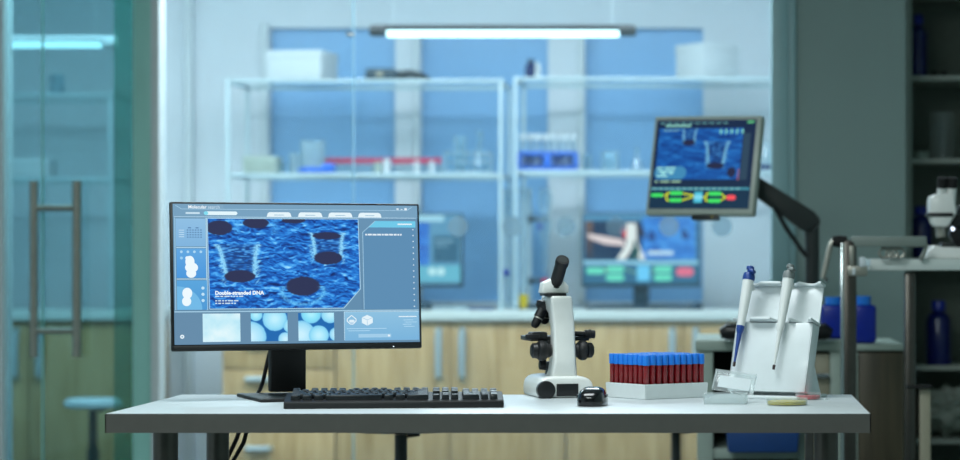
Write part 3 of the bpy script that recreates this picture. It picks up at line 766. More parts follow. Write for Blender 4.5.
for x, y, w_ in ((102, 243, 22), (132, 243, 40), (108, 255, 60), (120, 263, 18), (150, 263, 14), (104, 272, 40)): S.rect(x, y, x + w_, y + 6, (150, 214, 214))
for x, w_ in ((100, 10), (120, 34), (162, 34)): S.rect(x, 293, x + w_, 299, (150, 190, 160))
S.rect(86, 318, 452, 327, (60, 130, 150))
for x in range(96, 420, 22): S.rect(x, 320, x + 12, 325, (130, 190, 190))
S.rect(86, 328, 455, 396, (16, 46, 70))
Y_ = (205, 215, 30)
for ln in ([(135, 347), (150, 347)], [(150, 338), (150, 366)], [(150, 338), (165, 338)], [(150, 366), (165, 366)], [(205, 340), (250, 347)], [(205, 366), (250, 352)], [(282, 354), (296, 354)], [(296, 340), (296, 368)], [(296, 340), (306, 340)], [(296, 368), (306, 368)], [(350, 340), (366, 354)], [(350, 368), (366, 354)], [(366, 354), (374, 354)]): S.line(ln, 5, Y_)
for x0, y0, x1, y1 in ((90, 340, 136, 353), (160, 332, 208, 346), (160, 358, 208, 372), (304, 334, 352, 348), (304, 360, 352, 374)): S.pill(x0, y0, x1, y1, (60, 214, 96))
S.poly([(252, 334), (282, 334), (282, 374), (252, 374)], (70, 180, 205)); S.pill(250, 345, 284, 362, (120, 205, 225)); S.pill(370, 346, 405, 364, (236, 76, 84))
S.build(SCREEN_ARM, hs, (-.002, -.0002, .002))
# arm
def ap(px, py, dy=0.0): 
    Y = YA + .12 + dy
    return Vector((wx(px, Y), Y, wz(py, Y))) - Vector(t.location)
b = new(); p0, p1 = ap(735, 172, -.02), ap(809, 222)
dv = (p1 - p0).normalized(); ang = math.atan2(dv.z, dv.x)
L = (p1 - p0).length
M_ = Matrix.Translation((p0 + p1) / 2) @ Matrix.Rotation(-ang, 4, 'Y')
prism(b, [(-L / 2, -.024), (L / 2, -.034), (L / 2 + .02, -.02), (L / 2 + .02, .02), (L / 2, .034), (-L / 2, .026)], -.025, .025, 'y', .008, M_); obj('upper_arm', b, 'arm_dark', t)
b = new(); a1 = ap(811, 222); tube(b, [a1, (a1.x + .003, a1.y, a1.z - .04), (a1.x + .004, a1.y, .015)], [.024, .022, .020], 16); tube(b, [(a1.x, a1.y - .024, a1.z), (a1.x, a1.y + .026, a1.z)], .027, 18); obj('post', b, 'arm_dark', t)
b = new(); lathe(b, [(0, 0), (.05, 0), (.05, .012), (.026, .018), (0, .018)], 24, Matrix.Translation((a1.x + .004, a1.y, 0))); obj('base', b, 'arm_dark', t)
b = new(); tube(b, [ap(775, 208, -.04), ap(786, 228, -.04), ap(800, 248, -.04), ap(806, 256, -.03)], .007, 8); obj('cable', b, 'black_plastic', t)

# trolley with white top
YT = 7.0
def tx(px): return wx(px, YT) - wx(900, YT)
def tz(py): return wz(py, YT)
t = thing('instrument_trolley', 'steel framed trolley with white top at the right edge', 'trolley', (wx(900, YT), YT, 0))
b = new(); span(b, tx(870), tx(1000), -.02, .42, tz(270.5), tz(259), .004); obj('tabletop', b, 'counter_white', t)
for p0, p1, y0, z1 in ((840.5, 855.5, -.06, tz(240)), (904.5, 916, .0, tz(272))):
    b = new(); span(b, tx(p0), tx(p1), y0, y0 + .04, .0, z1, .007); obj('post', b, 'steel_dark', t)
b = new(); span(b, tx(839.6), tx(842.8), -.064, -.052, .0, tz(243), .002); obj('edge_strip', b, 'chrome', t)
b = new(); span(b, tx(850), tx(925), -.06, -.02, tz(247), tz(236.5), .004); obj('rail', b, 'rail_grey', t)
b = new(); lathe(b, [(0, -.02), (.014, -.02), (.017, 0), (.014, .02), (0, .02)], 14, Matrix.Translation((tx(839), -.045, tz(241.5))) @ Matrix.Rotation(R(90), 4, 'Y')); obj('knob', b, 'rubber', t)
b = new(); tube(b, [(tx(838), -.05, tz(241)), (tx(831), -.05, tz(242)), (tx(829), -.05, tz(247)), (tx(822), -.05, tz(278))], .0085, 10); lv = obj('lever', b, 'steel', t)
b = new(); tube(b, [(tx(826), -.05, tz(281)), (tx(825), -.055, tz(279))], .006, 10); obj('lever_tip', b, 'chrome', lv)
b = new(); span(b, tx(848), tx(853), -.066, -.03, tz(267), tz(246), .003); span(b, tx(846), tx(866), -.066, -.03, tz(276), tz(266), .003); obj('bracket', b, 'steel', t)
b = new(); span(b, tx(858), tx(864), -.07, -.04, tz(267), tz(257), .003); span(b, tx(851), tx(854), -.07, -.04, tz(275), tz(268), .002); obj('clip', b, 'card_white', t)
b = new(); tube(b, [(tx(921), -.04, tz(238)), (tx(925), -.04, tz(246)), (tx(922), -.04, tz(256)), (tx(920), -.03, tz(259))], .006, 8); obj('hose', b, 'steel', t)
b = new()
for k in range(3):
    a0 = tx(884 + 7 * k); tube(b, [(a0 + .016 * math.cos(q), -.04, tz(253) + .013 * math.sin(q)) for q in [2 * PI * j / 14 for j in range(15)]], .004, 6)
obj('coiled_lead', b, 'steel', t)
b = new(); span(b, tx(906), tx(932), -.01, .03, tz(388), tz(385), .002); obj('stop_bar', b, 'rubber', t)
b = new(); span(b, tx(920), tx(931), .01, .04, .0, tz(389), .003); obj('rear_leg', b, 'drawer_beige', t)

# stereo microscope on the trolley
YM = 7.12
def mx(px): return wx(px, YM) - wx(960, YM)
def mz(py): return wz(py, YM) - tz(259)
t = thing('stereo_microscope', 'white binocular microscope with black eyepieces on the white trolley top', 'microscope', (wx(960, YM), YM, tz(259)))
b = new(); prism(b, [(mx(922), 0), (mx(1000), 0), (mx(1000), .03), (mx(940), .034), (mx(932), .04), (mx(926), .022)], -.07, .12, 'y', .006); obj('base', b, 'scope_white', t)
b = new(); span(b, mx(940), mx(954), -.05, .05, .036, .046, .003); obj('stage', b, 'arm_dark', t)
b = new(); prism(b, [(mx(932), mz(226)), (mx(946), mz(228)), (mx(956), mz(213)), (mx(952), mz(192)), (mx(934), mz(194)), (mx(928), mz(198)), (mx(928), mz(214))], -.045, .05, 'y', .01); obj('head', b, 'scope_white', t)
b = new(); tube(b, [(mx(931.5), -.01, mz(214)), (mx(931.5), -.01, mz(196))], .011, 16); obj('side_port', b, 'scope_white', t)
for px in (941, 951):
    b = new(); tube(b, [(mx(px - 1), -.02, mz(205)), (mx(px), -.035, mz(187))], .0135, 18); e = obj('eyepiece_tube', b, 'scope_white', t)
    b = new(); tube(b, [(mx(px), -.035, mz(188)), (mx(px) + .001, -.042, mz(178))], .0145, 18); obj('eyecup', b, 'rubber', e)
b = new(); span(b, mx(926), mx(952), -.05, .04, mz(217), mz(213), .004); obj('band', b, 'black_plastic', t)
b = new(); tube(b, [(mx(940), 0, mz(227)), (mx(941), 0, mz(237))], .014, 18); obj('objective', b, 'steel', t)
b = new(); prism(b, [(mx(958), .03), (mx(975), .03), (mx(975), mz(200)), (mx(960), mz(205)), (mx(952), mz(228)), (mx(950), mz(235))], .02, .08, 'y', .005); obj('arm', b, 'black_plastic', t)
b = new(); lathe(b, [(0, 0), (.02, 0), (.022, .012), (.016, .03), (0, .03)], 20, Matrix.Translation((mx(955), .01, mz(221))) @ Matrix.Rotation(R(90), 4, 'X')); k_ = obj('focus_knob', b, 'black_plastic', t)
b = new(); lathe(b, [(0, 0), (.005, 0), (.005, .002), (0, .002)], 12, Matrix.Translation((mx(952), -.022, mz(229))) @ Matrix.Rotation(R(90), 4, 'X')); obj('light', b, 'led_white', t)

# shelf unit on the right
YW = 8.85
def sx_(px): return wx(px, YW) - wx(980, YW)
def sz_(py): return wz(py, YW)
t = thing('shelf_unit', 'tall pale shelf unit with blue bottles at the right edge', 'shelf', (wx(980, YW), YW, 0))
b = new(); span(b, sx_(905.5), sx_(912), .0, .36, 0, 2.5, .003); obj('side_panel', b, 'shelf_board', t)
b = new(); span(b, sx_(1050), sx_(1056), .0, .36, 0, 2.5, .003); obj('side_panel', b, 'shelf_board', t)
b = new(); span(b, sx_(912), sx_(1050), .34, .36, 0.02, 2.49); obj('back_panel', b, 'shelf_back', t)
for py in (-10, 75.5, 158.5, 258, 366, 440):
    b = new(); span(b, sx_(912.2), sx_(1049.8), .01, .338, sz_(py + 4.5), sz_(py), .002); obj('shelf', b, 'shelf_board', t)
def blue_bottle(px, w_px, py0, py_b, Y, label):
    s = FPX / Y; r = w_px / 2 / s; zb_ = sz_(py_b); 
    H = (py_b - py0) * YW / FPX
    t = thing('reagent_bottle', label, 'bottle', (wx(px, Y), Y, zb_))
    b = new(); lathe(b, [(0, 0), (r * .94, 0), (r, .008), (r, H * .70), (r * .8, H * .78), (r * .42, H * .83), (r * .42, H * .86), (0, H * .86)], 28); obj('body', b, 'bottle_blue', t)
    b = new(); lathe(b, [(0, H * .85), (r * .55, H * .85), (r * .55, H * .985), (r * .5, H), (0, H)], 20); obj('cap', b, 'blue_plastic', t)
blue_bottle(918, 18, 12.5, 75.5, YW + .09, 'tall blue bottle on the upper shelf of the right shelf unit')
blue_bottle(921, 23, 206, 258, YW + .09, 'blue bottle behind the binocular microscope')
blue_bottle(938.5, 25, 301, 366, YW + .09, 'large blue bottle on the lower shelf below the trolley top')
for px, lab in ((934, 'small black stopper on the top shelf right of the tall blue bottle'), (944, 'tiny black stopper on the top shelf near the frame edge')):
    b = new(); lathe(b, [(0, 0), (.016, 0), (.016, .012), (.009, .022), (0, .022)], 14); tag(obj('stopper', b, 'black_plastic', None, (wx(px, 8.95), 8.95, sz_(75.5))), lab, 'stopper')
cup(942, 8.98, sz_(158.5), .042, .17, 'tall clear glass jar on the second shelf of the shelf unit', 'dish_clear', 'glass_jar', 'jar')
cup(921, 8.95, sz_(158.5), .03, .028, 'low pale dish on the second shelf of the shelf unit', 'card_beige', 'dish', 'dish')
b = new(); bmesh.ops.create_icosphere(b, subdivisions=4, radius=.085)
for v_ in b.verts: v_.co *= 1 + .28 * (random.random() - .5) if False else 1 + .22 * math.sin(v_.co.x * 90) * math.cos(v_.co.z * 110 + v_.co.y * 70)
bmesh.ops.scale(b, vec=(1.2, .9, .95), verts=b.verts); zmin = min(v_.co.z for v_ in b.verts); bmesh.ops.translate(b, vec=(0, 0, -zmin), verts=b.verts)
tag(obj('plastic_bag', b, 'crumpled', None, (wx(952, 9.0), 9.0, sz_(440)), smooth=20), 'crumpled pale plastic bag on the lowest shelf at the right edge', 'bag')

# ================================================================== DESK AND WHAT STANDS ON IT
ZD = .75; YF, YK = 4.925, 5.62; DX0, DX1 = -1.202, .295
t = thing('desk', 'white topped desk with grey edge standing on steel legs in the foreground', 'desk', ((DX0 + DX1) / 2, (YF + YK) / 2, 0))
dxc, dyc = (DX0 + DX1) / 2, (YF + YK) / 2; dw, dd = DX1 - DX0, YK - YF
TH = .038
b = new(); span(b, -dw / 2 + .002, dw / 2 - .002, -dd / 2 + .002, dd / 2 - .002, ZD - TH, ZD, .001); obj('tabletop', b, 'desk_top', t)
b = new(); span(b, -dw / 2, dw / 2, -dd / 2, -dd / 2 + .0018, ZD - TH, ZD - .0008)
span(b, -dw / 2, -dw / 2 + .0018, -dd / 2, dd / 2, ZD - TH, ZD - .0008); span(b, dw / 2 - .0018, dw / 2, -dd / 2, dd / 2, ZD - TH, ZD - .0008); obj('edge_band', b, 'desk_edge', t, label='grey edge band around the desk top')
for X in (-1.10, .21):
    for Y in (5.0, 5.52):
        b = new(); tube(b, [(X - dxc, Y - dyc, 0.012), (X - dxc, Y - dyc, ZD - TH)], .0245, 20); l_ = obj('leg', b, 'steel_dark', t)
        b = new(); lathe(b, [(0, 0), (.03, 0), (.03, .01), (.024, .016), (0, .016)], 20, Matrix.Translation((X - dxc, Y - dyc, 0))); obj('foot', b, 'rubber', l_)

# ---- big monitor
MYAW = R(22)
mc = Vector((-.9070, 5.42, 1.0155))
t = thing('computer_monitor', 'large thin framed black monitor on the desk showing a blue membrane picture', 'monitor', (-.933, 5.50, ZD), MYAW)
Wm, Hm = .542, .317
Lm = Matrix.Translation(t.location) @ Matrix.Rotation(MYAW, 4, 'Z')
ml = Lm.inverted() @ mc
b = new(); box(b, (0, .009, 0), (Wm, .016, Hm), .003); box(b, (0, .03, -.02), (Wm * .5, .035, Hm * .55), .012)
hs = obj('housing', b, 'black_plastic', t); hs.location = ml; hs.rotation_euler = (R(-4.5), 0, 0)
b = new(); box(b, (0, -.0005, -Hm / 2 + .0065), (Wm - .004, .006, .010), .001)
for k in range(4): box(b, (.075 + .021 * k + Wm * .1, -.002, -Hm / 2 + .0008), (.011, .006, .002), .0006)
obj('chin_bar', b, 'black_satin', hs)
b = new(); box(b, (.206, -.0036, -Hm / 2 + .004), (.0022, .001, .0014), .0003); obj('power_light', b, 'led_white', hs)
S = Screen(Wm - .010, Hm - .018, 37, 36, 698, 420)
WH = (232, 244, 250)
S.rect(37, 36, 698, 420, (104, 146, 178), (92, 132, 164))
S.rect(37, 36, 698, 72, (118, 160, 190)); S.line([(44, 40), (60, 50), (668, 50), (684, 40)], 1.3, (170, 210, 232))
S.rect(76, 38, 170, 49, (126, 166, 194))
S.text('Molecular', 78, 39.5, 126, 48.5, (240, 248, 252), .02); S.text('search', 130, 39.5, 160, 48.5, (205, 226, 240))
S.rect(640, 44, 646, 48, WH); S.rect(652, 46, 657, 48, WH); S.rect(662, 43, 669, 49, WH)
S.pill(70, 58.5, 108, 63.5, (200, 226, 240)); S.pill(118, 56, 207, 66, (226, 246, 252)); S.pill(118, 56, 130, 66, (130, 220, 240))
for a, c_ in ((285, 352), (369, 436), (451, 518), (533, 598)):
    S.poly([(a, 70), (a + 3, 60), (a + 8, 57), (c_ - 8, 57), (c_ - 3, 60), (c_, 70)], (228, 244, 250)); S.rect(a + 20, 64, c_ - 20, 66, (150, 190, 215))
S.rect(40, 70.5, 694, 72.3, (180, 216, 236))
# left column
S.rect(44, 76, 122, 152, (142, 190, 226), (126, 178, 220))
for y in (107, 113, 119, 125): S.rect(52, y, 66, y + 2, (190, 220, 240))
for i in range(6):
    for j in range(4): S.rect(73 + 7 * i, 106 + 6.5 * j, 77 + 7 * i, 109 + 6.5 * j, (84, 128, 176))
S.rect(76, 100, 84, 103, (84, 128, 176)); S.rect(96, 100, 104, 103, (84, 128, 176)); S.rect(40, 74, 43, 326, (150, 196, 224)); S.rect(122.5, 74, 125.5, 326, (176, 214, 236))
S.rect(45, 158, 122, 238, (96, 166, 224), (72, 150, 220)); S.rect(45, 154, 122, 156.5, (180, 216, 236)); S.rect(45, 240, 122, 242.5, (180, 216, 236))
for k in range(4): S.disc(58 + 17 * k, 167, 3.6, (170, 214, 242))
S.disc(58, 184, 4, (150, 204, 240))
for x, y, r, ry in ((80, 194, 12, 16), (84, 210, 17, 14), (83, 226, 13, 12), (74, 184, 6, 5)): S.disc(x, y, r, (236, 248, 254), ry)
S.rect(45, 245, 124, 325, (88, 164, 220), (76, 152, 212)); S.poly([(45, 325), (45, 262)] + [(45 + 66 * math.sin(q), 325 - 64 * math.cos(q)) for q in [PI / 2 * k / 12 for k in range(13)]], (112, 184, 230))
for x, y, r, ry in ((72, 280, 13, 15), (70, 302, 12, 13)): S.disc(x, y, r, (236, 248, 254), ry)
for y in (266, 283, 300): S.disc(113, y, 4.2, (190, 226, 246))
# membrane picture
holes = [(158, 101, 34, 20), (256, 87, 34, 15), (357, 79, 32, 9), (211, 234, 40, 17), (447, 122, 38, 10), (449, 184, 38, 18), (379, 262, 46, 26)]
pores = [(206, 150, 55, 213, 236, 36), (448, 116, 44, 449, 183, 34)]
def dna(X, Y):
    c = membrane(X, Y, holes[:1] + holes[1:4] + holes[4:], pores, 34, 13, 1.0, 3)
    d = np.sqrt(((X - 379) / 56.0) ** 2 + ((Y - 276) / 36.0) ** 2)
    rim = np.exp(-((d - 1.0) / .14) ** 2) * (Y > 262) * (.35 + .9 * vnoise(X / 3, Y / 3, 5))
    c = mixc(c, (110, 200, 250), rim * .8)
    for hx in (206, 306): 
        q = np.exp(-((X - hx) / 9.0) ** 2) * (Y < 118) * (.2 + .9 * vnoise(X / 2.4, Y / 3, 8)); c = mixc(c, (90, 184, 250), q * .75)
    return c
S.pic(128, 76, 534, 322, 250, 150, dna)
S.poly([(535, 270), (538, 270), (538, 326), (486, 326), (486, 323)], (96, 138, 172)); S.poly([(536, 268), (538, 330), (480, 330), (490, 322)], (98, 140, 172))
S.line([(128, 75), (533, 75), (536, 270), (490, 323.5), (130, 323.5), (127, 75)], 1.8, (176, 218, 242))
S.text('Double-stranded DNA', 145, 274, 275, 285, (240, 250, 255), .045)
for x1, y in ((225, 289), (206, 301), (200, 308)):
    x = 145
    while x < x1 - 4:
        w_ = random.choice((5, 8, 11, 14)); S.rect(x, y - 1.6, min(x + w_, x1), y + 1.6, (206, 228, 242)); x += w_ + 2.5
# right panel
S.poly([(545, 112), (580, 80), (692, 80), (692, 327), (545, 327)], (92, 140, 178)); S.poly([(560, 98), (580, 80), (692, 80), (692, 98)], (110, 200, 232))
S.line([(545, 327), (545, 112), (580, 80)], 1.6, (166, 208, 232)); S.rect(642, 87, 682, 90.5, WH)
x = 552
while x < 654: w_ = random.choice((5, 8, 11)); S.rect(x, 116, min(x + w_, 656), 120.5, (228, 240, 248)); x += w_ + 2
for k in range(14): S.disc(684.5, 104 + 16.6 * k, 1.7, (225, 240, 248))
# bottom strip
S.rect(38, 329, 696, 332, (166, 206, 228)); S.rect(38, 333, 696, 419, (100, 138, 168))
S.pic(111, 336, 210, 413, 30, 24, lambda X, Y: ramp(.3 + .9 * fbm(X / 30, Y / 30, 44), [(0, (150, 214, 238)), (.6, (196, 236, 248)), (1, (228, 248, 252))]))
S.pic(238, 336, 336, 413, 60, 46, bubbles([(236, 400, 44, 10), (302, 352, 34, 0), (330, 408, 20, 10), (252, 340, 18, -10), (344, 372, 20, 0)]))
S.pic(365, 336, 462, 413, 60, 46, bubbles([(372, 396, 40, 10), (420, 398, 28, 0), (400, 338, 28, -20), (452, 340, 26, 0), (468, 396, 20, 10)]))
S.rect(490, 334, 696, 414, (140, 192, 224), (120, 178, 218)); S.line([(490, 413), (490, 334), (696, 334)], 1.5, (190, 224, 242))
S.line([(498, 360), (498, 354), (504, 349), (510, 344), (516, 349), (522, 354), (522, 360), (514, 368), (506, 368), (498, 360)], 2.4, WH); S.pill(503, 356, 518, 364, (220, 238, 248))
S.poly([(553, 343), (568, 350), (568, 365), (553, 373), (538, 365), (538, 350)], (226, 242, 250)); S.line([(538, 350), (553, 357), (568, 350)], 1.2, (150, 196, 226)); S.line([(553, 357), (553, 373)], 1.2, (150, 196, 226))
S.rect(640, 347, 690, 349.6, WH)
for y, a, c_ in ((357, 652, 680), (363, 656, 690), (369, 650, 676), (375, 654, 684), (380, 496, 606), (386, 500, 560)): S.rect(a, y, c_, y + 1.8, (176, 216, 240))
S.rect(528, 396, 618, 406, (160, 204, 232)); S.disc(612, 401, 3, WH)
S.disc(57, 398, 5.5, (232, 244, 250)); S.disc(57, 398, 2.4, (140, 180, 205))
S.build(SCREEN_MAIN, hs, (0, -.0004, .0045))
b = new(); box(b, (.0, .055, .165), (.079, .03, .31), .004); obj('neck', b, 'black_satin', t)
b = new(); span(b, -.105, .125, -.17, .088, 0, .007, .002); obj('base', b, 'black_satin', t)
b = new(); tube(b, [(-.02, .072, .14), (-.034, .085, .09), (-.046, .092, .03), (-.05, .105, .012), (-.052, .118, .004)], .0045, 8); obj('cable', b, 'black_plastic', t)
b = new(); tube(b, [(-1.06, 5.626, .73), (-1.065, 5.64, .70), (-1.085, 5.66, .65), (-1.11, 5.67, .60), (-1.125, 5.68, .4), (-1.09, 5.70, .2), (-1.0, 5.74, .03), (-.95, 5.85, .006), (-.8, 6.0, .006)], .005, 8)
tube(b, [(-1.045, 5.626, .73), (-1.05, 5.64, .70), (-1.07, 5.66, .64), (-1.10, 5.67, .59), (-1.11, 5.68, .38), (-1.08, 5.70, .2), (-.97, 5.74, .03), (-.9, 5.85, .006), (-.75, 5.95, .006)], .005, 8)
tag(obj('power_cable', b, 'rubber'), 'black cable hanging behind the desk beside the left legs', 'cable')

# ---- keyboard
KY = R(6.5)
t = thing('keyboard', 'black full size keyboard lying in front of the big monitor', 'keyboard', (-.666, 5.16, ZD), KY)
KW, KD = .442, .135
tl = Matrix.Rotation(R(4.5), 4, 'X')
b = new(); prism(b, [(-KD / 2, 0), (KD / 2, 0), (KD / 2, .026), (KD / 2 - .01, .027), (-KD / 2 + .012, .0165), (-KD / 2, .0135)], -KW / 2, KW / 2, 'x', .0025); obj('case', b, 'black_satin', t)
def key(cx, cy, w, d):
    b = new(); t_ = bmesh.new(); bmesh.ops.create_cube(t_, size=1.0)
    for v_ in t_.verts:
        k = .84 if v_.co.z > 0 else 1.0
        v_.co = Vector((v_.co.x * (w - .0034) * k if w < .03 else v_.co.x * ((w - .0034) - (0 if v_.co.z < 0 else .0026)), v_.co.y * (d - .0034) * k, v_.co.z * .0105))
    bmesh.ops.bevel(t_, geom=t_.edges[:], offset=.0012, segments=2, profile=.5, affect='EDGES')
    z = .0165 + (cy + KD / 2 - .012) * (.0105 / .113) + .0045
    merge(b, t_, Matrix.Translation((cx, cy, z)) @ tl)
    obj('keycap', b, 'key_black', t)
U = .0187; X0 = -KW / 2 + .011
rows = [(4.95, [1] + ['g'] + [1] * 4 + ['h'] + [1] * 4 + ['h'] + [1] * 4), (3.9, [1] * 13 + [2]), (2.9, [1.5] + [1] * 12 + [1.5]), (1.9, [1.75] + [1] * 11 + [2.25]), (.9, [2.25] + [1] * 10 + [2.75]), (-.1, [1.25, 1.25, 1.25, 6.25, 1.25, 1.25, 2.5])]
yb0 = -KD / 2 + .016 + .5 * U
for ry, ks in rows:
    x = X0
    for k in ks:
        if k == 'g': x += U; continue
        if k == 'h': x += U * .5; continue
        key(x + k * U / 2, yb0 + ry * U * .98, k * U, U); x += k * U
nx = X0 + 15.25 * U
for ry in (4.95, 3.9, 2.9):
    for i in range(3): key(nx + (i + .5) * U, yb0 + ry * U * .98, U, U)
key(nx + 1.5 * U, yb0 + .9 * U * .98, U, U)
for i in range(3): key(nx + (i + .5) * U, yb0 - .1 * U * .98, U, U)
qx = nx + 3.25 * U
for ry in (3.9, 2.9, 1.9, .9):
    for i in range(4 if ry > 3 else 3): key(qx + (i + .5) * U, yb0 + ry * U * .98, U, U)
key(qx + U, yb0 - .1 * U * .98, 2 * U, U); key(qx + 2.5 * U, yb0 - .1 * U * .98, U, U)
key(qx + 3.5 * U, yb0 + 2.4 * U * .98, U, 2 * U); key(qx + 3.5 * U, yb0 + .4 * U * .98, U, 2 * U)

# ---- mouse
t = thing('computer_mouse', 'black computer mouse on the desk in front of the white microscope', 'mouse', (-.263, 5.2, ZD), R(-4))
def mouse_shell(z0, z1, y0, y1, sx=1.0):
    b = new(); t_ = bmesh.new(); bmesh.ops.create_uvsphere(t_, u_segments=32, v_segments=20, radius=1.0)
    for v_ in t_.verts:
        x, y, z = v_.co
        f = lambda q, p: math.copysign(abs(q) ** p, q)
        x, y, z = f(x, .62), f(y, .75), f(z, .62)
        hh = .0355 * (1 - .14 * (y - .15) ** 2) * (1 if y < .2 else 1 - .30 * (y - .2))
        v_.co = Vector((x * .0305 * sx * (1 - .1 * max(z, 0)), y * .054, max(z, -.35) * hh / 1.0 * .78 + .0095 if z < 0 else z * hh * .82 + .0095))
    zz = min(v_.co.z for v_ in t_.verts)
    for v_ in t_.verts: v_.co.z -= zz
    merge(b, t_); return b
obj('body', mouse_shell(0, 1, 0, 1), 'black_gloss', t)
b = new(); tube(b, [(-.003, .028, .0255), (.003, .028, .0255)], .007, 16); obj('scroll_wheel', b, 'rubber', t)
for s in (-1, 1):
    b = new(); box(b, (s * .0298, -.005, .020), (.0026, .03, .006), .0012); obj('side_button', b, 'black_plastic', t)

# ---- microscope: arm towards the viewer, stage behind it to the left
t = thing('microscope', 'white monocular microscope with black eyepiece standing on the desk', 'microscope', (-.3545, 5.55, ZD), R(16))
def pj(name, pts, x0, x1, m, bev=.004, parent=None, seg=3): b = new(); prism(b, pts, x0, x1, 'x', bev, None, 0, seg); return obj(name, b, m, parent or t)
# base: front view outline with rounded shoulders, extruded in depth
b = new(); prism(b, [(-.060, 0), (.060, 0), (.061, .026), (.056, .038), (.045, .044), (.03, .047), (-.026, .047), (-.046, .045), (-.057, .037), (-.061, .024)], -.075, .10, 'y', .007, None, 0, 3); bs_ = obj('base', b, 'scope_white', t)
b = new(); span(b, -.022, .026, -.0785, -.074, .004, .031, .001); obj('rear_panel', b, 'black_plastic', bs_)
b = new(); lathe(b, [(0, 0), (.018, 0), (.02, .004), (.02, .02), (.014, .022), (0, .022)], 24, Matrix.Translation((-.047, -.068, .018)) @ Matrix.Rotation(R(90), 4, 'X')); obj('side_wheel', b, 'black_plastic', bs_)
b = new(); 
for x in (-.045, .045): lathe(b, [(0, -.0), (.01, 0), (.01, .003), (0, .003)], 14, Matrix.Translation((x, -.06, 0)))
for x in (-.046, .046): box(b, (x, -.073, .005), (.03, .012, .008), .002)
obj('foot_pad', b, 'rubber', bs_)
# arm: C curve in the y-z plane
arm = [(-.062, .040), (-.066, .075), (-.060, .12), (-.055, .165), (-.056, .20), (-.058, .2215), (.055, .2215), (.055, .205), (.03, .195), (-.004, .18), (-.016, .15), (-.014, .10), (0, .062), (.02, .044)]
b = new(); prism(b, arm, -.0235, .0235, 'x', .006, None, 0, 3)
for v_ in b.verts:
    if v_.co.z > .16: v_.co.x -= .10 * (v_.co.z - .16)
    if v_.co.z < .075: v_.co.x *= 1 + (0.075 - v_.co.z) * 6
obj('arm', b, 'scope_white', t)
b = new(); box(b, (-.016, -.012, .2245), (.044, .074, .006), .0015); obj('neck_ring', b, 'black_plastic', t)
b = new(); prism(b, [(-.046, .2275), (.014, .2275), (.014, .243), (.004, .254), (-.020, .260), (-.042, .250)], -.0375, .005, 'y', .0025, None, 0, 3); hd = obj('head', b, 'scope_white', t)
e0 = Vector((-.0145, -.014, .236)); e1 = Vector((-.009, -.080, .301)); ed = (e1 - e0).normalized()
b = new(); tube(b, [e0, e0 + ed * .02, e0 + ed * .021, e0 + ed * .078, e0 + ed * .079, e1 - ed * .003, e1], [.0152, .0152, .0136, .0136, .0150, .0150, .0138], 28); ep = obj('eyepiece_tube', b, 'black_satin', t)
b = new(); tube(b, [e1 - ed * .004, e1 + ed * .0006], .0092, 24); obj('lens', b, 'arm_dark', ep)
# turret and objectives under the head, tilted towards the stage
b = new(); lathe(b, [(0, -.012), (.024, -.012), (.03, -.004), (.03, .006), (.016, .012), (0, .012)], 28, Matrix.Translation((-.014, .036, .198)) @ Matrix.Rotation(R(14), 4, 'Y')); tu = obj('turret', b, 'black_plastic', t)
for a, L in ((205, .046), (330, .04), (90, .036)):
    o0 = Vector((-.014 + .018 * math.cos(R(a)), .036 + .018 * math.sin(R(a)), .192)); dd_ = Vector((.40 * math.cos(R(a)) - .18, .40 * math.sin(R(a)), -1)).normalized()
    b = new(); tube(b, [o0, o0 + dd_ * L * .45, o0 + dd_ * (L * .46), o0 + dd_ * L * .85, o0 + dd_ * L], [.0115, .0115, .0098, .0098, .006], 20); oj = obj('objective', b, 'black_satin', t)
    b = new(); tube(b, [o0 + dd_ * L * .5, o0 + dd_ * L * .56], .0103, 20); obj('ring', b, 'steel', oj)
# stage, clips, knobs
b = new(); span(b, -.066, .066, -.012, .10, .122, .132, .002); span(b, -.03, .03, -.02, .01, .112, .124, .002); obj('stage', b, 'black_plastic', t)
b = new(); span(b, -.064, -.03, -.02, .03, .128, .142, .003); obj('slide_holder', b, 'black_plastic', t)
b = new(); tube(b, [(.03, -.01, .138), (.058, -.01, .137)], .0055, 12); tube(b, [(.056, -.01, .137), (.078, -.01, .136)], .009, 16); tube(b, [(.066, -.01, .137), (.069, -.01, .137)], .0105, 16); obj('stage_knob', b, 'black_satin', t)
b = new(); tube(b, [(-.030, -.01, .136), (-.07, -.01, .134)], .006, 12); box(b, (-.062, -.012, .132), (.03, .02, .012), .003); obj('stage_stop', b, 'black_satin', t)
for s in (-1, 1):
    b = new(); tube(b, [(s * .026, -.032, .102), (s * .034, -.032, .102), (s * .037, -.032, .102), (s * .044, -.032, .102), (s * .052, -.032, .102), (s * .056, -.032, .102)], [.014, .016, .020, .0225, .0215, .017], 30); fk = obj('focus_knob', b, 'black_satin', t)
    b = new(); tube(b, [(s * .055, -.032, .102), (s * .057, -.032, .102), (s * .066, -.032, .102), (s * .070, -.032, .102)], [.012, .0175, .0165, .011], 26); obj('fine_knob', b, 'black_plastic', fk)
    b = new(); tube(b, [(s * .026, .02, .068), (s * .040, .02, .068)], [.012, .01], 18); obj('condenser_knob', b, 'black_plastic', t)
b = new(); tube(b, [(0, .045, .047), (0, .045, .075)], [.022, .018], 24); tube(b, [(0, .045, .09), (0, .045, .12)], [.018, .02], 24); obj('condenser', b, 'black_plastic', t)
b = new(); tube(b, [(0, .0, .05), (0, .0, .12)], .016, 12); obj('stage_support', b, 'black_plastic', t)

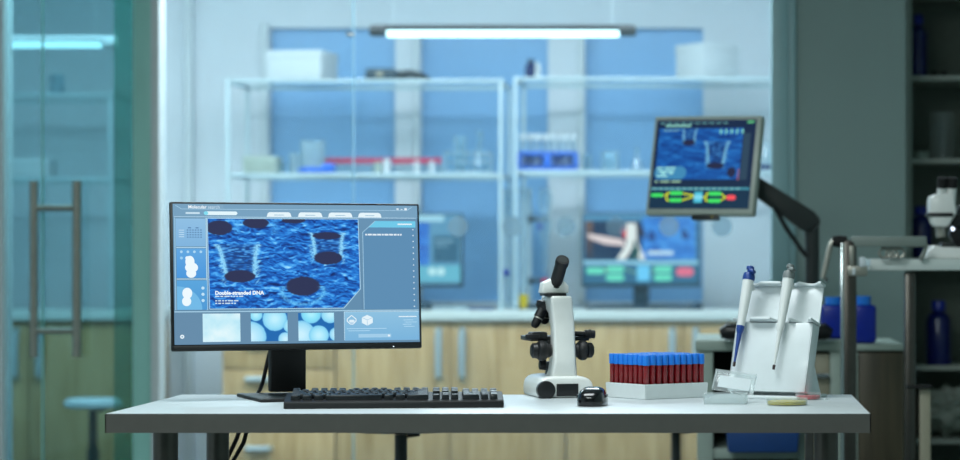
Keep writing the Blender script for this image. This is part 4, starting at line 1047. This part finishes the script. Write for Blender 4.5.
# ---- blood tube rack, corner towards the viewer
corner = Vector((-.1607, 5.40)); th = R(38)
ex = Vector((math.cos(th), math.sin(th))); ey = Vector((-math.sin(th), math.cos(th)))
RWd, RDp = .171, .146
cxy = corner + ex * RWd / 2 + ey * RDp / 2
t = thing('blood_tube_rack', 'white rack full of blue capped blood tubes beside the microscope', 'rack', (cxy.x, cxy.y, ZD), th)
b = new(); t_ = bmesh.new()
o_ = [(-RWd / 2, -RDp / 2), (RWd / 2, -RDp / 2), (RWd / 2, RDp / 2), (-RWd / 2, RDp / 2)]
vb = [t_.verts.new((x * .97, y * .97, 0.0)) for x, y in o_]; vt = [t_.verts.new((x, y, .033)) for x, y in o_]
vi = [t_.verts.new((x * .985, y * .983, .033)) for x, y in o_]; vj = [t_.verts.new((x * .965, y * .963, .008)) for x, y in o_]
t_.faces.new(vb[::-1]); t_.faces.new(vj)
for A, B in ((vb, vt), (vt, vi), (vi, vj)):
    for i in range(4): t_.faces.new((A[i], A[(i + 1) % 4], B[(i + 1) % 4], B[i]))
bmesh.ops.bevel(t_, geom=[e for e in t_.edges if e.verts[0] in vt and e.verts[1] in vt or e.verts[0] in vb and e.verts[1] in vb], offset=.0015, segments=2, affect='EDGES')
merge(b, t_); obj('tray', b, 'rack_white', t)
NX, NY = 10, 8; pitch = (RWd - .006) / NX; pitchy = (RDp - .005) / NY
b = new(); box(b, (0, 0, .012), (RWd - .012, RDp - .012, .003)); obj('insert', b, 'rack_white', t)
def make_tube():
    v = thing('blood_tube', '', 'blood tube')
    b = new(); lathe(b, [(0, 0), (.004, .001), (.0062, .006), (.0062, .0605), (0, .0605)], 14); obj('blood', b, 'blood', v)
    b = new(); lathe(b, [(.003, -.0006), (.0067, .005), (.0067, .0665)], 14); obj('glass', b, 'tube_glass', v)
    b = new(); lathe(b, [(0, .0585), (.0069, .0585), (.0078, .0595), (.0078, .079), (.0072, .0805), (.003, .0805), (.0028, .0795), (0, .0795)], 16); obj('cap', b, 'cap_blue', v, label='bright blue cap')
    return v
ORD = ['second', 'third', 'fourth', 'fifth', 'sixth', 'seventh', 'eighth', 'ninth', 'tenth']
proto = None
for j in range(NY):
    for i in range(NX):
        inner = i > 1 and j > 1 and i < NX - 1 and j < NY - 1
        if i > 0 and j > 0: 
            grp = 'blue capped blood tubes in the rows behind the front rows'
            lab = 'blue capped blood tube behind the two front rows of the white rack'
        elif i == 0 and j == 0: lab, grp = 'blue capped blood tube at the nearest corner of the white rack', None
        elif j == 0: lab, grp = '%s blue capped blood tube counted right from the nearest rack corner' % ORD[i - 1], None
        else: lab, grp = '%s blue capped blood tube counted left from the nearest rack corner' % ORD[j - 1], None
        p = cxy + ex * ((i + .5) * pitch - (RWd - .006) / 2) + ey * ((j + .5) * pitchy - (RDp - .005) / 2)
        loc = (p.x, p.y, ZD + .0142 + random.uniform(0, .0012))
        if proto is None: proto = make_tube(); o = proto; o.location = loc
        else: o = dup(proto, loc, random.uniform(0, 3))
        o['label'] = lab
        if grp: o['group'] = grp

# ---- pipette stand
PY = R(-27)
t = thing('pipette_stand', 'white leaning pipette stand with scalloped ledges at the right of the desk', 'stand', (.112, 5.50, ZD), PY)
SW, SH, LEAN = .186, .25, R(17)
lean = Matrix.Rotation(-LEAN, 4, 'X')
def wavy(w, n0, notch, depth, base, wid):
    """outline of a ledge (x, y): straight back, scalloped front with notches"""
    pts = [(w / 2, base), (-w / 2, base)]
    m = 60
    for k in range(m + 1):
        x = -w / 2 + w * k / m; y = -depth
        for nx_ in notch:
            d = abs(x - nx_) / wid
            if d < 1: y += depth * .72 * math.cos(d * PI / 2) ** .8
        pts.append((x, y))
    return pts
NOT = (-.075, .019, .066)
Mback = Matrix.Translation((0, .0, .006)) @ lean
b = new(); span(b, -SW / 2 - .008, SW / 2, 0, .005, 0, SH, .0015, 0, Mback); obj('back_panel', b, 'stand_white', t)
b = new(); span(b, -SW / 2 + .0, SW / 2, -.030, -.026, 0, .155, .0012, 0, Mback); 
for s in (-1, 1): span(b, s * (SW / 2 - .002) - .002, s * (SW / 2 - .002) + .002, -.030, .003, 0, .155, .0008, 0, Mback)
obj('front_panel', b, 'stand_white', t)
for z, dep in ((SH - .004, .024), (.157, .050)):
    b = new(); prism(b, wavy(SW + .006, 0, NOT, dep, .004, .022), z, z + .0055, 'z', .0012, Mback, 0, 2)
    obj('ledge', b, 'stand_white', t)
b = new(); span(b, -SW / 2 - .002, SW / 2 + .002, -.07, .085, 0, .006, .0015); obj('base_plate', b, 'stand_white', t)
for s in (-1, 1):
    b = new(); prism(b, [(.004, .006), (.08, .006), (.03, .10)], s * .08 - .002, s * .08 + .002, 'x', 0); obj('brace', b, 'stand_white', t)
# pipettes hang in the notches
def pipette(lx_, top, label, bodym, accent, low, tipm, long_tip):
    base = Matrix.Translation((.112, 5.50, ZD)) @ Matrix.Rotation(PY, 4, 'Z') @ Mback
    p = base @ Vector((lx_, -.047, 0))
    v = thing('pipette', label, 'pipette', p, 0)
    rot = (Matrix.Rotation(PY, 4, 'Z') @ lean @ Matrix.Rotation(R(2), 4, 'Y')).to_euler()
    v.rotation_euler = rot
    z = top
    b = new(); lathe(b, [(0, z - .135), (.0082, z - .135), (.0104, z - .10), (.0125, z - .035), (.0125, z - .022), (.009, z - .018), (0, z - .018)], 22); obj('body', b, bodym, v)
    b = new(); lathe(b, [(0, z - .030), (.0132, z - .030), (.0138, z - .022), (.012, z - .014), (.006, z - .012), (.006, z - .008), (0, z - .008)], 22); obj('collar', b, accent, v)
    b = new(); lathe(b, [(0, z - .012), (.0055, z - .012), (.0055, z - .006), (.0088, z - .005), (.0088, z + .001), (.006, z + .003), (0, z + .003)], 20); obj('plunger', b, accent, v)
    b = new(); box(b, (.012, -.012, z - .012), (.012, .018, .007), .002); obj('ejector_button', b, accent, v)
    b = new(); tube(b, [(0, .010, z - .04), (0, .024, z - .036), (0, .030, z - .044)], [.006, .005, .004], 10); obj('finger_hook', b, bodym, v)
    b = new(); lathe(b, [(0, z - .152), (.0058, z - .152), (.0088, z - .142), (.0088, z - .134), (0, z - .134)], 18); obj('nose_cone', b, low, v)
    b = new(); e = z - .152; lathe(b, [(0, e - long_tip), (.0022, e - long_tip), (.0042, e - long_tip * .35), (.0058, e - .004), (.0058, e + .001), (0, e + .001)], 16); tp = obj('shaft', b, low, v)
    b = new(); lathe(b, [(0, e - long_tip - .006), (.003, e - long_tip - .006), (.0034, e - long_tip + .004), (0, e - long_tip + .004)], 12); obj('tip', b, tipm, tp)
    return v
pipette(-.078, .276, 'pipette with blue plunger and blue shaft hanging left in the white stand', 'pip_white', 'pip_blue', 'pip_blue', 'tip_dark', .068)
pipette(.019, .280, 'pipette with grey plunger and white shaft hanging in the stand\'s middle', 'pip_white', 'pip_grey', 'pip_white', 'tip_dark', .077)

# ---- clear slide box with open lid
t = thing('slide_box', 'small clear plastic box with its lid open on the desk', 'box', (.012, 5.27, ZD), R(-4))
BW, BD, BH = .088, .06, .022
b = new(); span(b, -BW / 2, BW / 2, -BD / 2, BD / 2, 0, .002)
span(b, -BW / 2, BW / 2, -BD / 2, -BD / 2 + .002, 0, BH); span(b, -BW / 2, BW / 2, BD / 2 - .002, BD / 2, 0, BH)
for s in (-1, 1): span(b, s * (BW / 2 - .001) - .001, s * (BW / 2 - .001) + .001, -BD / 2, BD / 2, 0, BH)
obj('tray', b, 'box_clear', t)
b = new(); span(b, -.036, .036, -.02, .02, .0022, .012, .001); obj('slide_stack', b, 'box_clear', t)
b = new(); ML = Matrix.Translation((.012, BD / 2, BH)) @ Matrix.Rotation(R(-32), 4, 'X') @ Matrix.Rotation(R(9), 4, 'Y')
span(b, -BW / 2, BW / 2, 0, .003, 0, .046, .001, 0, ML); span(b, -BW / 2, BW / 2, -.008, 0, .044, .046, 0, 0, ML)
for s in (-1, 1): span(b, s * (BW / 2 - .001) - .001, s * (BW / 2 - .001) + .001, -.008, 0, 0, .046, 0, 0, ML)
obj('lid', b, 'box_clear', t)
b = new(); span(b, -.034, .034, -.001, 0, .008, .036, 0, 0, ML); obj('lid_card', b, 'card_white', t)

# ---- petri dishes
def dish(px, py, r, m, label):
    Y = FPX * (EYE - ZD) / (py - VY)
    t = thing('petri_dish', label, 'petri dish', (wx(px, Y), Y, ZD))
    b = new(); lathe(b, [(0, 0), (r, 0), (r, .012), (r - .0015, .012), (r - .0015, .0015), (0, .0015)], 36); obj('dish', b, 'dish_clear', t)
    b = new(); lathe(b, [(0, .0017), (r - .002, .0017), (r - .002, .0085), (0, .0085)], 36); obj('gel', b, m, t)
    b = new(); lathe(b, [(r + .001, .004), (r + .001, .0145), (0, .0145)], 36); obj('lid', b, 'dish_clear', t)
dish(787, 405, .042, 'yellow_gel', 'clear petri dish with yellow gel near the desk corner')
dish(808, 399.5, .027, 'pink_gel', 'small petri dish with red gel behind the yellow one')
b = new(); box(b, (0, 0, .0012), (.076, .026, .0024), .0003); tag(obj('glass_slide', b, 'box_clear', None, (.195, 5.42, ZD), (0, 0, R(-20))), 'flat glass slide lying beside the pipette stand', 'slide')

# ================================================================== LIGHT
def area(name, loc, size, power, col, rot=(0, 0, 0), sy=None, spread=180):
    l = bpy.data.lights.new(name, 'AREA'); l.shape = 'RECTANGLE'; l.size = size; l.size_y = sy or size
    l.energy = power; l.color = col; l.spread = R(spread)
    o = bpy.data.objects.new(name, l); COL.objects.link(o); o.location = loc; o.rotation_euler = rot
    return o
area('ceiling_light_lab', (-.9, 8.98, 2.72), 2.8, 128, (.86, .925, 1.0), sy=.7)
area('ceiling_light_lab_side', (-2.8, 9.1, 2.72), 1.0, 34, (.86, .94, 1.0), sy=1.0)
area('ceiling_light_desk', (-.75, 4.9, 2.72), 1.3, 48, (.9, .98, 1.0), sy=1.0)
area('ceiling_light_front', (-1.2, 2.0, 2.72), 1.6, 74, (.86, .99, .96), sy=1.0)
w_ = bpy.data.worlds.new('world'); sc.world = w_; w_.use_nodes = True
bg = w_.node_tree.nodes['Background']; bg.inputs['Color'].default_value = (.25, .42, .45, 1); bg.inputs['Strength'].default_value = .05

vs = sc.view_settings
sc.display_settings.display_device = 'sRGB'
vs.view_transform = 'Standard'; vs.look = 'None'; vs.exposure = 0.0; vs.gamma = 1.0
vs.use_curve_mapping = False
sc.cycles.max_bounces = 10; sc.cycles.transparent_max_bounces = 24
sc.cycles.use_denoising = True
sc.cycles.sample_clamp_indirect = 4.0
